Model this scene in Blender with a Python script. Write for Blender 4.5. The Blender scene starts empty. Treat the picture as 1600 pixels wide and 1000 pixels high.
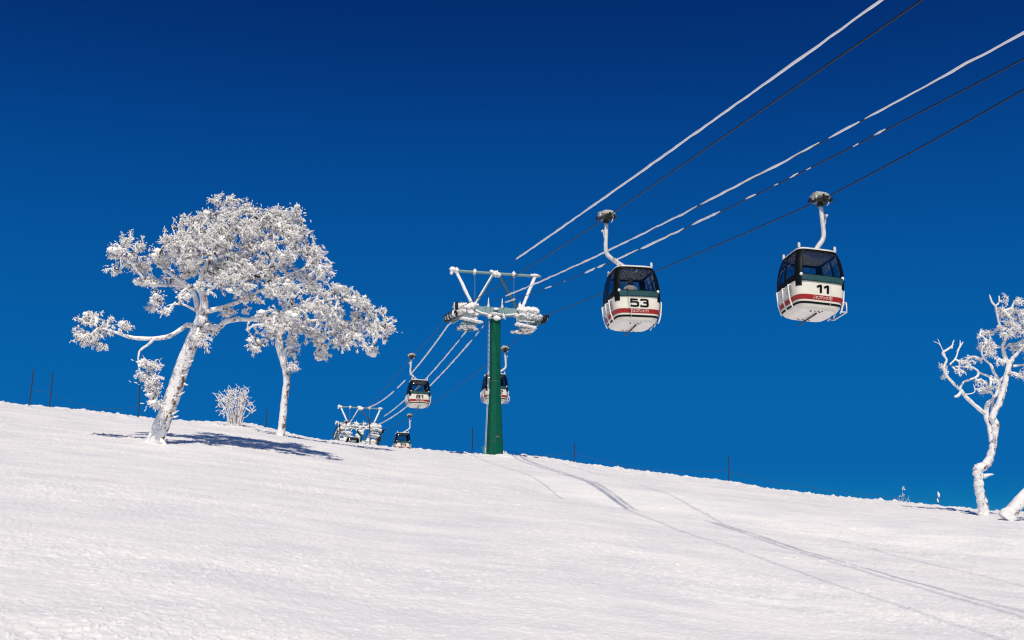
import bpy, math, random
import numpy as np
from mathutils import Vector, Matrix, noise as mnoise

random.seed(7)
RNG = np.random.RandomState(11)
SC = bpy.context.scene
COL = SC.collection
R = math.radians

# ------------------------------------------------------------------ camera
F = 1800.0                      # focal length in pixels of the 1600 px wide photograph
PITCH = R(17.0)
ZC = 1.7
CT, ST = math.cos(PITCH), math.sin(PITCH)


def at(u, v, D):
    """world point seen at photograph pixel (u, v) at depth D metres"""
    X = (u - 800.0) / F * D
    Y = (500.0 - v) / F * D
    return Vector((X, D * CT - Y * ST, ZC + D * ST + Y * CT))


cam = bpy.data.cameras.new('camera')
cam.sensor_width = 36.0
cam.lens = 36.0 * F / 1600.0
cam.clip_start = 0.1
cam.clip_end = 20000
camo = bpy.data.objects.new('camera', cam)
camo.location = (0, 0, ZC)
camo.rotation_euler = (R(90) + PITCH, 0, 0)
COL.objects.link(camo)
SC.camera = camo


# ------------------------------------------------------------------ materials
def node_mat(name):
    m = bpy.data.materials.new(name)
    m.use_nodes = True
    nt = m.node_tree
    return m, nt, nt.nodes['Principled BSDF']


def simple(name, col, rough=0.5, metal=0.0, vary=0.12, scale=6.0, bump=0.0, coat=0.0):
    """painted / metal / rubber surface with a little wear in colour and gloss"""
    m, nt, p = node_mat(name)
    tc = nt.nodes.new('ShaderNodeTexCoord')
    nz = nt.nodes.new('ShaderNodeTexNoise')
    nz.inputs['Scale'].default_value = scale
    nz.inputs['Detail'].default_value = 6
    nt.links.new(tc.outputs['Object'], nz.inputs['Vector'])
    rmp = nt.nodes.new('ShaderNodeMapRange')
    rmp.inputs[1].default_value = 0.3
    rmp.inputs[2].default_value = 0.7
    rmp.inputs[3].default_value = 1 - vary
    rmp.inputs[4].default_value = 1 + vary * 0.5
    nt.links.new(nz.outputs['Fac'], rmp.inputs[0])
    mx = nt.nodes.new('ShaderNodeVectorMath')
    mx.operation = 'SCALE'
    mx.inputs[0].default_value = col
    nt.links.new(rmp.outputs[0], mx.inputs['Scale'])
    nt.links.new(mx.outputs[0], p.inputs['Base Color'])
    p.inputs['Roughness'].default_value = rough
    p.inputs['Metallic'].default_value = metal
    p.inputs['Coat Weight'].default_value = coat
    if bump:
        b = nt.nodes.new('ShaderNodeBump')
        b.inputs['Strength'].default_value = bump
        b.inputs['Distance'].default_value = 0.02
        nt.links.new(nz.outputs['Fac'], b.inputs['Height'])
        nt.links.new(b.outputs[0], p.inputs['Normal'])
    return m


def rime_material(name, col=(0.86, 0.83, 0.84), bump=0.5, scale=14.0):
    m, nt, p = node_mat(name)
    tc = nt.nodes.new('ShaderNodeTexCoord')
    nz = nt.nodes.new('ShaderNodeTexNoise')
    nz.inputs['Scale'].default_value = scale
    nz.inputs['Detail'].default_value = 8
    nz.inputs['Roughness'].default_value = 0.65
    nt.links.new(tc.outputs['Object'], nz.inputs['Vector'])
    b = nt.nodes.new('ShaderNodeBump')
    b.inputs['Strength'].default_value = bump
    b.inputs['Distance'].default_value = 0.04
    nt.links.new(nz.outputs['Fac'], b.inputs['Height'])
    nt.links.new(b.outputs[0], p.inputs['Normal'])
    p.inputs['Base Color'].default_value = (*col, 1)
    p.inputs['Roughness'].default_value = 0.75
    p.inputs['Specular IOR Level'].default_value = 0.2
    return m


def frosted_bark():
    """rime crust on bark: bare brown patches break through, mostly low down and on the lee (right hand) side"""
    m, nt, p = node_mat('frosted_bark')
    tc = nt.nodes.new('ShaderNodeTexCoord')
    mp = nt.nodes.new('ShaderNodeMapping')
    mp.inputs['Scale'].default_value = (1, 1, 0.7)
    nt.links.new(tc.outputs['Object'], mp.inputs['Vector'])
    nz = nt.nodes.new('ShaderNodeTexNoise')
    nz.inputs['Scale'].default_value = 5.5
    nz.inputs['Detail'].default_value = 7
    nz.inputs['Roughness'].default_value = 0.7
    nt.links.new(mp.outputs[0], nz.inputs['Vector'])
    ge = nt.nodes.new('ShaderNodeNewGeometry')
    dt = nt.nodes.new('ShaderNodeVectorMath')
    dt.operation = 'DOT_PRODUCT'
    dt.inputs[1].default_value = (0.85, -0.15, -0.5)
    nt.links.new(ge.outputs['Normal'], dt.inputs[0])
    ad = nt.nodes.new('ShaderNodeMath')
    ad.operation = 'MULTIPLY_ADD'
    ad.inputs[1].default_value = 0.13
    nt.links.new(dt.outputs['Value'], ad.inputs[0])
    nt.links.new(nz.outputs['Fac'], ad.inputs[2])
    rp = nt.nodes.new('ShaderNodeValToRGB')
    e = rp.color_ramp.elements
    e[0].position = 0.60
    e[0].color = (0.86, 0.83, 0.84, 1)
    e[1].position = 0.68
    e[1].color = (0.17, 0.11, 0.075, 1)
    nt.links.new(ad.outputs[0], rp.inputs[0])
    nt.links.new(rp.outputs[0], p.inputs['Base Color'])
    n2 = nt.nodes.new('ShaderNodeTexNoise')
    n2.inputs['Scale'].default_value = 16
    n2.inputs['Detail'].default_value = 8
    nt.links.new(tc.outputs['Object'], n2.inputs['Vector'])
    b = nt.nodes.new('ShaderNodeBump')
    b.inputs['Strength'].default_value = 0.7
    b.inputs['Distance'].default_value = 0.05
    nt.links.new(n2.outputs['Fac'], b.inputs['Height'])
    nt.links.new(b.outputs[0], p.inputs['Normal'])
    p.inputs['Roughness'].default_value = 0.85
    p.inputs['Specular IOR Level'].default_value = 0.2
    return m


def glass_material(name, tint, gloss_max=0.6):
    m = bpy.data.materials.new(name)
    m.use_nodes = True
    nt = m.node_tree
    nt.nodes.clear()
    out = nt.nodes.new('ShaderNodeOutputMaterial')
    tr = nt.nodes.new('ShaderNodeBsdfTransparent')
    tr.inputs[0].default_value = (*tint, 1)
    gl = nt.nodes.new('ShaderNodeBsdfGlossy')
    gl.inputs['Roughness'].default_value = 0.03
    fr = nt.nodes.new('ShaderNodeFresnel')
    fr.inputs[0].default_value = 1.5
    tc = nt.nodes.new('ShaderNodeTexCoord')
    nz = nt.nodes.new('ShaderNodeTexNoise')
    nz.inputs['Scale'].default_value = 3
    nt.links.new(tc.outputs['Object'], nz.inputs['Vector'])
    b = nt.nodes.new('ShaderNodeBump')
    b.inputs['Strength'].default_value = 0.06
    nt.links.new(nz.outputs['Fac'], b.inputs['Height'])
    nt.links.new(b.outputs[0], gl.inputs['Normal'])
    mx = nt.nodes.new('ShaderNodeMixShader')
    fm = nt.nodes.new('ShaderNodeMath')
    fm.operation = 'MULTIPLY'
    fm.inputs[1].default_value = gloss_max
    nt.links.new(fr.outputs[0], fm.inputs[0])
    nt.links.new(fm.outputs[0], mx.inputs[0])
    nt.links.new(tr.outputs[0], mx.inputs[1])
    nt.links.new(gl.outputs[0], mx.inputs[2])
    nt.links.new(mx.outputs[0], out.inputs['Surface'])
    return m


def snow_material():
    m, nt, p = node_mat('wind_packed_snow')
    tc = nt.nodes.new('ShaderNodeTexCoord')
    mp = nt.nodes.new('ShaderNodeMapping')
    mp.inputs['Scale'].default_value = (0.45, 1.0, 1.0)
    nt.links.new(tc.outputs['Object'], mp.inputs['Vector'])
    hs = None
    for sc, amp in ((3.2, 0.35), (11.0, 0.7), (34.0, 0.8)):
        nz = nt.nodes.new('ShaderNodeTexNoise')
        nz.inputs['Scale'].default_value = sc
        nz.inputs['Detail'].default_value = 5
        nz.inputs['Roughness'].default_value = 0.6
        nt.links.new(mp.outputs[0], nz.inputs['Vector'])
        ml = nt.nodes.new('ShaderNodeMath')
        ml.operation = 'MULTIPLY_ADD'
        ml.inputs[1].default_value = amp / sc * 3.2
        nt.links.new(nz.outputs['Fac'], ml.inputs[0])
        if hs is not None:
            nt.links.new(hs.outputs[0], ml.inputs[2])
        else:
            ml.inputs[2].default_value = 0
        hs = ml
    b = nt.nodes.new('ShaderNodeBump')
    b.inputs['Strength'].default_value = 1.0
    b.inputs['Distance'].default_value = 0.075
    nt.links.new(hs.outputs[0], b.inputs['Height'])
    nt.links.new(b.outputs[0], p.inputs['Normal'])
    n3 = nt.nodes.new('ShaderNodeTexNoise')
    n3.inputs['Scale'].default_value = 0.8
    n3.inputs['Detail'].default_value = 9
    n3.inputs['Roughness'].default_value = 0.62
    nt.links.new(mp.outputs[0], n3.inputs['Vector'])
    rp = nt.nodes.new('ShaderNodeValToRGB')
    e = rp.color_ramp.elements
    e[0].position = 0.36
    e[0].color = (0.77, 0.76, 0.80, 1)
    e[1].position = 0.60
    e[1].color = (0.905, 0.875, 0.885, 1)
    nt.links.new(n3.outputs['Fac'], rp.inputs[0])
    n4 = nt.nodes.new('ShaderNodeTexNoise')
    n4.inputs['Scale'].default_value = 0.28
    n4.inputs['Detail'].default_value = 4
    nt.links.new(mp.outputs[0], n4.inputs['Vector'])
    mr = nt.nodes.new('ShaderNodeMapRange')
    mr.inputs[1].default_value = 0.38
    mr.inputs[2].default_value = 0.62
    mr.inputs[3].default_value = 0.35
    mr.inputs[4].default_value = 1.25
    nt.links.new(n4.outputs['Fac'], mr.inputs[0])
    nt.links.new(mr.outputs[0], b.inputs['Strength'])
    nt.links.new(rp.outputs[0], p.inputs['Base Color'])
    p.inputs['Roughness'].default_value = 0.7
    p.inputs['Specular IOR Level'].default_value = 0.25
    return m


M = dict(
    snow=snow_material(),
    rime=rime_material('hoar_rime'),
    twig_rime=rime_material('twig_rime', (0.93, 0.905, 0.90), 0.15, 20),
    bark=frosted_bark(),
    twig=simple('bare_twig', (0.085, 0.055, 0.04), 0.9),
    green=simple('green_mast_paint', (0.001, 0.088, 0.052), 0.6, vary=0.2, scale=2.5),
    steel=simple('galvanised_steel', (0.20, 0.31, 0.33), 0.5, 0.2, vary=0.2),
    darksteel=simple('dark_green_steel', (0.06, 0.10, 0.09), 0.5, 0.2),
    rubber=simple('black_rubber', (0.012, 0.013, 0.014), 0.55),
    cream=simple('cream_cabin_paint', (0.78, 0.73, 0.64), 0.35, vary=0.06, scale=3, coat=0.3),
    white=simple('white_cabin_paint', (0.78, 0.76, 0.72), 0.4, vary=0.08),
    red=simple('red_stripe_paint', (0.33, 0.011, 0.011), 0.35, vary=0.08),
    black=simple('black_frame_paint', (0.004, 0.005, 0.006), 0.55),
    teal=simple('teal_rail_paint', (0.026, 0.075, 0.074), 0.28, vary=0.15, coat=0.4),
    armgrey=simple('frosted_arm_paint', (0.62, 0.60, 0.61), 0.5, vary=0.22, scale=9, bump=0.3),
    casting=simple('pale_grip_casting', (0.50, 0.49, 0.43), 0.5, 0.1, vary=0.25, scale=12),
    machine=simple('dark_machined_metal', (0.035, 0.04, 0.04), 0.4, 0.6, vary=0.3),
    interior=simple('grey_cabin_lining', (0.60, 0.60, 0.58), 0.8),
    seat=simple('grey_seat_cover', (0.16, 0.17, 0.19), 0.8),
    glass=glass_material('smoked_window_glass', (0.78, 0.80, 0.81)),
    wire=simple('steel_wire_rope', (0.004, 0.0045, 0.006), 0.5, 0.4, vary=0.3, scale=30),
    pole=simple('dark_marker_pole', (0.02, 0.025, 0.04), 0.6),
    rope=simple('thin_blue_cord', (0.03, 0.06, 0.12), 0.8),
    stake=simple('turquoise_stake', (0.03, 0.28, 0.24), 0.5),
    skin=simple('skin', (0.55, 0.36, 0.27), 0.5),
    coat=simple('pale_pink_jacket', (0.72, 0.58, 0.55), 0.8, bump=0.3),
    hair=simple('dark_hair', (0.02, 0.016, 0.014), 0.7),
    trousers=simple('dark_trousers', (0.04, 0.045, 0.06), 0.8),
)


for k_, sp_, ro_ in (('black', .12, .45), ('green', .12, .6), ('rubber', .2, .6)):
    p_ = M[k_].node_tree.nodes['Principled BSDF']
    p_.inputs['Specular IOR Level'].default_value = sp_
    p_.inputs['Roughness'].default_value = ro_

# ------------------------------------------------------------------ object helpers
def thing(name, label, cat, loc=(0, 0, 0), rot=None, group=None):
    o = bpy.data.objects.new(name, None)
    COL.objects.link(o)
    o.location = loc
    o.empty_display_size = 0.3
    if rot is not None:
        o.rotation_euler = rot
    o['label'] = label
    o['category'] = cat
    if group:
        o['group'] = group
    return o


def tag(o, label, cat, group=None):
    o['label'] = label
    o['category'] = cat
    if group:
        o['group'] = group
    return o


class MB:
    def __init__(self):
        self.v, self.f, self.mi = [], [], []

    def add(self, vs, fs, mi=0):
        n = len(self.v)
        self.v.extend([tuple(p) for p in vs])
        self.f.extend([tuple(i + n for i in q) for q in fs])
        self.mi.extend([mi] * len(fs))

    def box(self, c, s, mat=None, bev=0.0, mi=0):
        """box with chamfered vertical and horizontal edges"""
        x, y, z = [k / 2 for k in s]
        b = min(bev, x * 0.9, y * 0.9, z * 0.9)
        if b <= 0:
            vs = [(i * x, j * y, k * z) for i in (-1, 1) for j in (-1, 1) for k in (-1, 1)]
            fs = [(0, 1, 3, 2), (4, 6, 7, 5), (0, 4, 5, 1), (2, 3, 7, 6), (0, 2, 6, 4), (1, 5, 7, 3)]
        else:
            def ring(dx, dy, z0):
                return [(-dx + b, -dy, z0), (dx - b, -dy, z0), (dx, -dy + b, z0), (dx, dy - b, z0),
                        (dx - b, dy, z0), (-dx + b, dy, z0), (-dx, dy - b, z0), (-dx, -dy + b, z0)]
            vs = ring(x - b, y - b, -z) + ring(x, y, -z + b) + ring(x, y, z - b) + ring(x - b, y - b, z)
            if x - 2 * b < 0 or y - 2 * b < 0:
                vs = ring(x, y, -z) + ring(x, y, -z + b) + ring(x, y, z - b) + ring(x, y, z)
            fs = [tuple(range(7, -1, -1)), tuple(range(24, 32))]
            for r in range(3):
                for i in range(8):
                    j = (i + 1) % 8
                    fs.append((r * 8 + i, r * 8 + j, r * 8 + 8 + j, r * 8 + 8 + i))
        Mx = mat if mat is not None else Matrix.Identity(4)
        T = Mx @ Matrix.Translation(Vector(c)) if mat is not None else Matrix.Translation(Vector(c))
        self.add([T @ Vector(p) for p in vs], fs, mi)

    def bar(self, a, b, w, h, bev=0.0, mi=0, up=(0, 0, 1)):
        a, b = Vector(a), Vector(b)
        d = b - a
        L = d.length
        y = d.normalized()
        x = y.cross(Vector(up))
        if x.length < 1e-4:
            x = Vector((1, 0, 0))
        x.normalize()
        z = x.cross(y)
        m = Matrix((x, y, z)).transposed().to_4x4()
        m.translation = (a + b) / 2
        self.box((0, 0, 0), (w, L, h), m, bev, mi)

    def tube(self, pts, rad, sides=8, mi=0, rough=0.0, nsc=3.0, seed=0.0, caps=True, squash=None):
        pts = [Vector(p) for p in pts]
        n = len(pts)
        if not hasattr(rad, '__len__'):
            rad = [rad] * n
        t0 = (pts[1] - pts[0]).normalized()
        ref = Vector((0, 0, 1)) if abs(t0.z) < 0.9 else Vector((1, 0, 0))
        nx = t0.cross(ref).normalized()
        vs = []
        for i in range(n):
            if i == 0:
                t = t0
            elif i == n - 1:
                t = (pts[-1] - pts[-2]).normalized()
            else:
                t = (pts[i + 1] - pts[i - 1]).normalized()
            nx = (nx - t * nx.dot(t))
            nx.normalize()
            ny = t.cross(nx)
            for k in range(sides):
                a = 2 * math.pi * k / sides
                d = nx * math.cos(a) + ny * math.sin(a)
                r = rad[i]
                if rough:
                    q = (pts[i] + d * r) * nsc + Vector((seed, seed * 1.7, 0))
                    r *= 1 + rough * (mnoise.noise(q) + 0.5 * mnoise.noise(q * 2.3))
                vs.append(pts[i] + d * r)
        fs = []
        for i in range(n - 1):
            for k in range(sides):
                k2 = (k + 1) % sides
                fs.append((i * sides + k, i * sides + k2, (i + 1) * sides + k2, (i + 1) * sides + k))
        if caps:
            fs.append(tuple(range(sides - 1, -1, -1)))
            fs.append(tuple((n - 1) * sides + k for k in range(sides)))
        self.add(vs, fs, mi)

    def cyl(self, a, b, r, sides=12, mi=0, r2=None):
        self.tube([a, b], [r, r if r2 is None else r2], sides, mi)

    def lathe_x(self, c, prof, sides=16, mi=0):
        """disc about the x axis; prof = [(x, r)]"""
        vs = []
        for (x, r) in prof:
            for k in range(sides):
                a = 2 * math.pi * k / sides
                vs.append((c[0] + x, c[1] + r * math.cos(a), c[2] + r * math.sin(a)))
        fs = []
        n = len(prof)
        for i in range(n - 1):
            for k in range(sides):
                k2 = (k + 1) % sides
                fs.append((i * sides + k, (i + 1) * sides + k, (i + 1) * sides + k2, i * sides + k2))
        fs.append(tuple(range(sides)))
        fs.append(tuple((n - 1) * sides + k for k in range(sides - 1, -1, -1)))
        self.add(vs, fs, mi)

    def blob(self, c, rad, amp=0.35, nsc=1.0, seed=0.0, nu=12, nv=8, mi=0):
        """knobbly lump"""
        c = Vector(c)
        if not hasattr(rad, '__len__'):
            rad = (rad, rad, rad)
        vs, fs = [], []
        vs.append(Vector((0, 0, -1)))
        for j in range(1, nv):
            th = math.pi * j / nv - math.pi / 2
            for i in range(nu):
                ph = 2 * math.pi * i / nu
                vs.append(Vector((math.cos(th) * math.cos(ph), math.cos(th) * math.sin(ph), math.sin(th))))
        vs.append(Vector((0, 0, 1)))
        out = []
        for d in vs:
            q = d * 1.3 * nsc + Vector((seed * 3.1 + c.x, seed * 1.3 + c.y, c.z))
            k = 1 + amp * (mnoise.noise(q) * 1.2 + 0.7 * mnoise.noise(q * 2.4))
            out.append(c + Vector((d.x * rad[0] * k, d.y * rad[1] * k, d.z * rad[2] * k)))
        for i in range(nu):
            fs.append((0, 1 + (i + 1) % nu, 1 + i))
        for j in range(nv - 2):
            for i in range(nu):
                a = 1 + j * nu + i
                b = 1 + j * nu + (i + 1) % nu
                fs.append((a, b, b + nu, a + nu))
        t = len(out) - 1
        o = 1 + (nv - 2) * nu
        for i in range(nu):
            fs.append((o + i, o + (i + 1) % nu, t))
        self.add(out, fs, mi)

    def build(self, name, mats, parent=None, smooth=None):
        if not isinstance(mats, (list, tuple)):
            mats = [mats]
        me = bpy.data.meshes.new(name)
        me.from_pydata(self.v, [], self.f)
        for m in mats:
            me.materials.append(m)
        if len(mats) > 1:
            me.polygons.foreach_set('material_index', self.mi)
        me.update()
        if smooth is not None:
            me.polygons.foreach_set('use_smooth', [True] * len(me.polygons))
            if smooth < 180:
                me.set_sharp_from_angle(angle=R(smooth))
        o = bpy.data.objects.new(name, me)
        COL.objects.link(o)
        if parent is not None:
            o.parent = parent
        return o


def fast_mesh(name, V, T, mats, mi=None, smooth=True, parent=None):
    """triangles / quads straight from numpy arrays"""
    me = bpy.data.meshes.new(name)
    k = T.shape[1]
    me.vertices.add(len(V))
    me.vertices.foreach_set('co', V.astype(np.float32).ravel())
    me.loops.add(T.size)
    me.loops.foreach_set('vertex_index', T.astype(np.int32).ravel())
    me.polygons.add(len(T))
    me.polygons.foreach_set('loop_start', np.arange(0, T.size, k, dtype=np.int32))
    me.polygons.foreach_set('use_smooth', np.full(len(T), smooth))
    for m in mats:
        me.materials.append(m)
    if mi is not None:
        me.polygons.foreach_set('material_index', mi.astype(np.int32))
    me.update(calc_edges=True)
    o = bpy.data.objects.new(name, me)
    COL.objects.link(o)
    if parent is not None:
        o.parent = parent
    return o


def catmull(P, n=8):
    P = [np.array(p, float) for p in P]
    Q = [2 * P[0] - P[1]] + P + [2 * P[-1] - P[-2]]
    out = []
    for i in range(1, len(Q) - 2):
        for k in range(n):
            t = k / n
            a, b, c, d = Q[i - 1], Q[i], Q[i + 1], Q[i + 2]
            out.append(0.5 * (2 * b + (c - a) * t + (2 * a - 5 * b + 4 * c - d) * t * t + (3 * b - a - 3 * c + d) * t ** 3))
    out.append(P[-1])
    return out


# ------------------------------------------------------------------ terrain
SKYLINE = [(-120, 618), (0, 630), (60, 636), (120, 642), (180, 649), (240, 656), (300, 660), (350, 661), (395, 664), (440, 676), (480, 685),
           (520, 691), (560, 694.5), (600, 699), (631, 702.5), (655, 703), (700, 707), (775, 713), (810, 712), (835, 714), (900, 725),
           (1000, 738), (1080, 747), (1138, 753), (1200, 765), (1300, 777), (1400, 785), (1500, 795), (1540, 799),
           (1600, 803), (1720, 815)]
HB, R0, CURV = 3.05, 60.0, 0.00126
_r = np.linspace(40, 120, 2000)
KDEF = float(np.min(HB / _r + CURV * np.maximum(0, _r - R0) ** 2 / _r))
_ph, _el = [], []
for (u, v) in SKYLINE:
    q = at(u, v, 1.0) - Vector((0, 0, ZC))
    _ph.append(math.atan2(q.x, q.y))
    _el.append(q.z / math.hypot(q.x, q.y))
_ph, _el = np.array(_ph), np.array(_el) + KDEF
# plane that fits the visible hillside, continued all round
_A = np.stack([np.cos(_ph), np.sin(_ph)], 1)
_pl = np.linalg.lstsq(_A, _el, rcond=None)[0]
_res = _el - _A @ _pl


_pg = np.linspace(-1.3, 1.3, 2601)
_rg = np.interp(_pg, _ph, _res)
_w = np.clip((R(60) - np.abs(_pg)) / R(30), 0, 1)
_rg = _rg * _w * _w * (3 - 2 * _w)


def _gauss(a, sig):
    k = np.arange(-int(4 * sig), int(4 * sig) + 1)
    g = np.exp(-0.5 * (k / sig) ** 2)
    return np.convolve(np.pad(a, len(k) // 2, mode='edge'), g / g.sum(), mode='valid')


_broad = _gauss(_rg, R(3.2) / 0.001)         # the wide shape of the hillside
_crest = _gauss(_rg, R(0.35) / 0.001) - _broad   # drifts that exist only along the crest


def E_of(phi):
    return np.cos(phi) * _pl[0] + np.sin(phi) * _pl[1] + np.interp(phi, _pg, _broad)


def shadow_hiding_dip(x, y):
    """shallow dip added on the right to keep two cabin shadows out of view"""
    near = 38.45 - 0.36 * (np.clip(x, -8, 24) - 5.0)       # downhill lip of the added dip
    d = y - near
    a = np.clip(d / 2.2, 0, 1)
    b = np.clip((d - 6.0) / 7.0, 0, 1)
    e = np.clip((x + 1.0) / 4.5, 0, 1)
    t = a * a * (3 - 2 * a) * (1 - b * b * (3 - 2 * b)) * e * e * (3 - 2 * e)
    return -0.74 * t


def shadow_hump(r, phi):
    """low hump added behind the tall leaning tree so its shadow shows wider"""
    e = np.clip((phi - R(-20)) / R(4), 0, 1) * np.clip((R(-5.5) - phi) / R(3), 0, 1)
    return 0.40 * np.exp(-((r - 55.0) / 3.8) ** 2 / 2) * e * e * (3 - 2 * e)


def ground_z(x, y):
    x, y = np.asarray(x, float), np.asarray(y, float)
    r = np.hypot(x, y)
    phi = np.arctan2(x, y)
    h = 1.7 + (HB - 1.7) * np.clip(r / 13.0, 0, 1) ** 2 * (3 - 2 * np.clip(r / 13.0, 0, 1))
    c = np.clip(np.cos(phi) / 0.5, 0, 1)
    b = CURV * c * c * (3 - 2 * c)
    s = np.minimum(np.maximum(0, r - R0), 210.0)
    far = np.maximum(0, r - R0 - 210.0)
    k = np.exp(-((r - 74.0) / 13.0) ** 2)
    return ZC - h + r * (E_of(phi) + k * np.interp(phi, _pg, _crest)) - b * s * s - b * 2 * 210.0 * far + shadow_hiding_dip(x, y) + shadow_hump(r, phi) + 0.28 * np.exp(-((x + 0.7) ** 2 + (y - 65.9) ** 2) / 2.2)


def gz(x, y):
    return float(ground_z(x, y))


def ground_hit(u, v, rmax=74.0):
    d = at(u, v, 1.0) - Vector((0, 0, ZC))
    hd = math.hypot(d.x, d.y)
    s = np.linspace(3, rmax, 6000) / hd
    z = ZC + s * d.z
    g = ground_z(d.x * s, d.y * s)
    i = np.argmax(z <= g) if np.any(z <= g) else len(s) - 1
    return np.array([d.x * s[i], d.y * s[i]])


_perm = RNG.permutation(4096)
_grad = np.stack([np.cos(np.arange(4096) * 2.39996), np.sin(np.arange(4096) * 2.39996)], 1)


def pnoise(x, y):
    xi, yi = np.floor(x).astype(np.int64), np.floor(y).astype(np.int64)
    xf, yf = x - xi, y - yi

    def g(ix, iy):
        h = _perm[(_perm[ix & 4095] + iy) & 4095]
        return _grad[h, 0] * (x - ix) + _grad[h, 1] * (y - iy)
    u = xf ** 3 * (xf * (xf * 6 - 15) + 10)
    v = yf ** 3 * (yf * (yf * 6 - 15) + 10)
    a = g(xi, yi) * (1 - u) + g(xi + 1, yi) * u
    b = g(xi, yi + 1) * (1 - u) + g(xi + 1, yi + 1) * u
    return a * (1 - v) + b * v


def seg_dist(px, py, P):
    best = np.full(px.shape, 1e9)
    for a, b in zip(P[:-1], P[1:]):
        d = b - a
        L2 = (d ** 2).sum() + 1e-9
        t = np.clip(((px - a[0]) * d[0] + (py - a[1]) * d[1]) / L2, 0, 1)
        best = np.minimum(best, np.hypot(px - a[0] - t * d[0], py - a[1] - t * d[1]))
    return best


GROOVES = [  # shallow grooves, traced where they lie on the slope
    [(1205, 766), (1228, 778), (1243, 789), (1262, 800), (1280, 815), (1301, 817), (1322, 822), (1342, 832), (1372, 841), (1392, 846),
     (1420, 855), (1436, 864), (1450, 871), (1472, 872), (1492, 870), (1516, 880), (1545, 893)],
    [(1378, 800), (1392, 806), (1410, 813), (1440, 819), (1462, 823)],
    [(1538, 832), (1552, 841), (1566, 847), (1584, 850)],
    [(1405, 803), (1425, 806), (1450, 811)],
    [(1560, 812), (1580, 822), (1599, 829)],
    [(1100, 925), (1160, 930), (1230, 933), (1290, 929)],
    [(1140, 936), (1200, 944), (1260, 948), (1310, 953)],
    [(1530, 944), (1560, 946), (1610, 951)],
    [(950, 738), (975, 741), (1000, 748), (1040, 762)],
]


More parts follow.
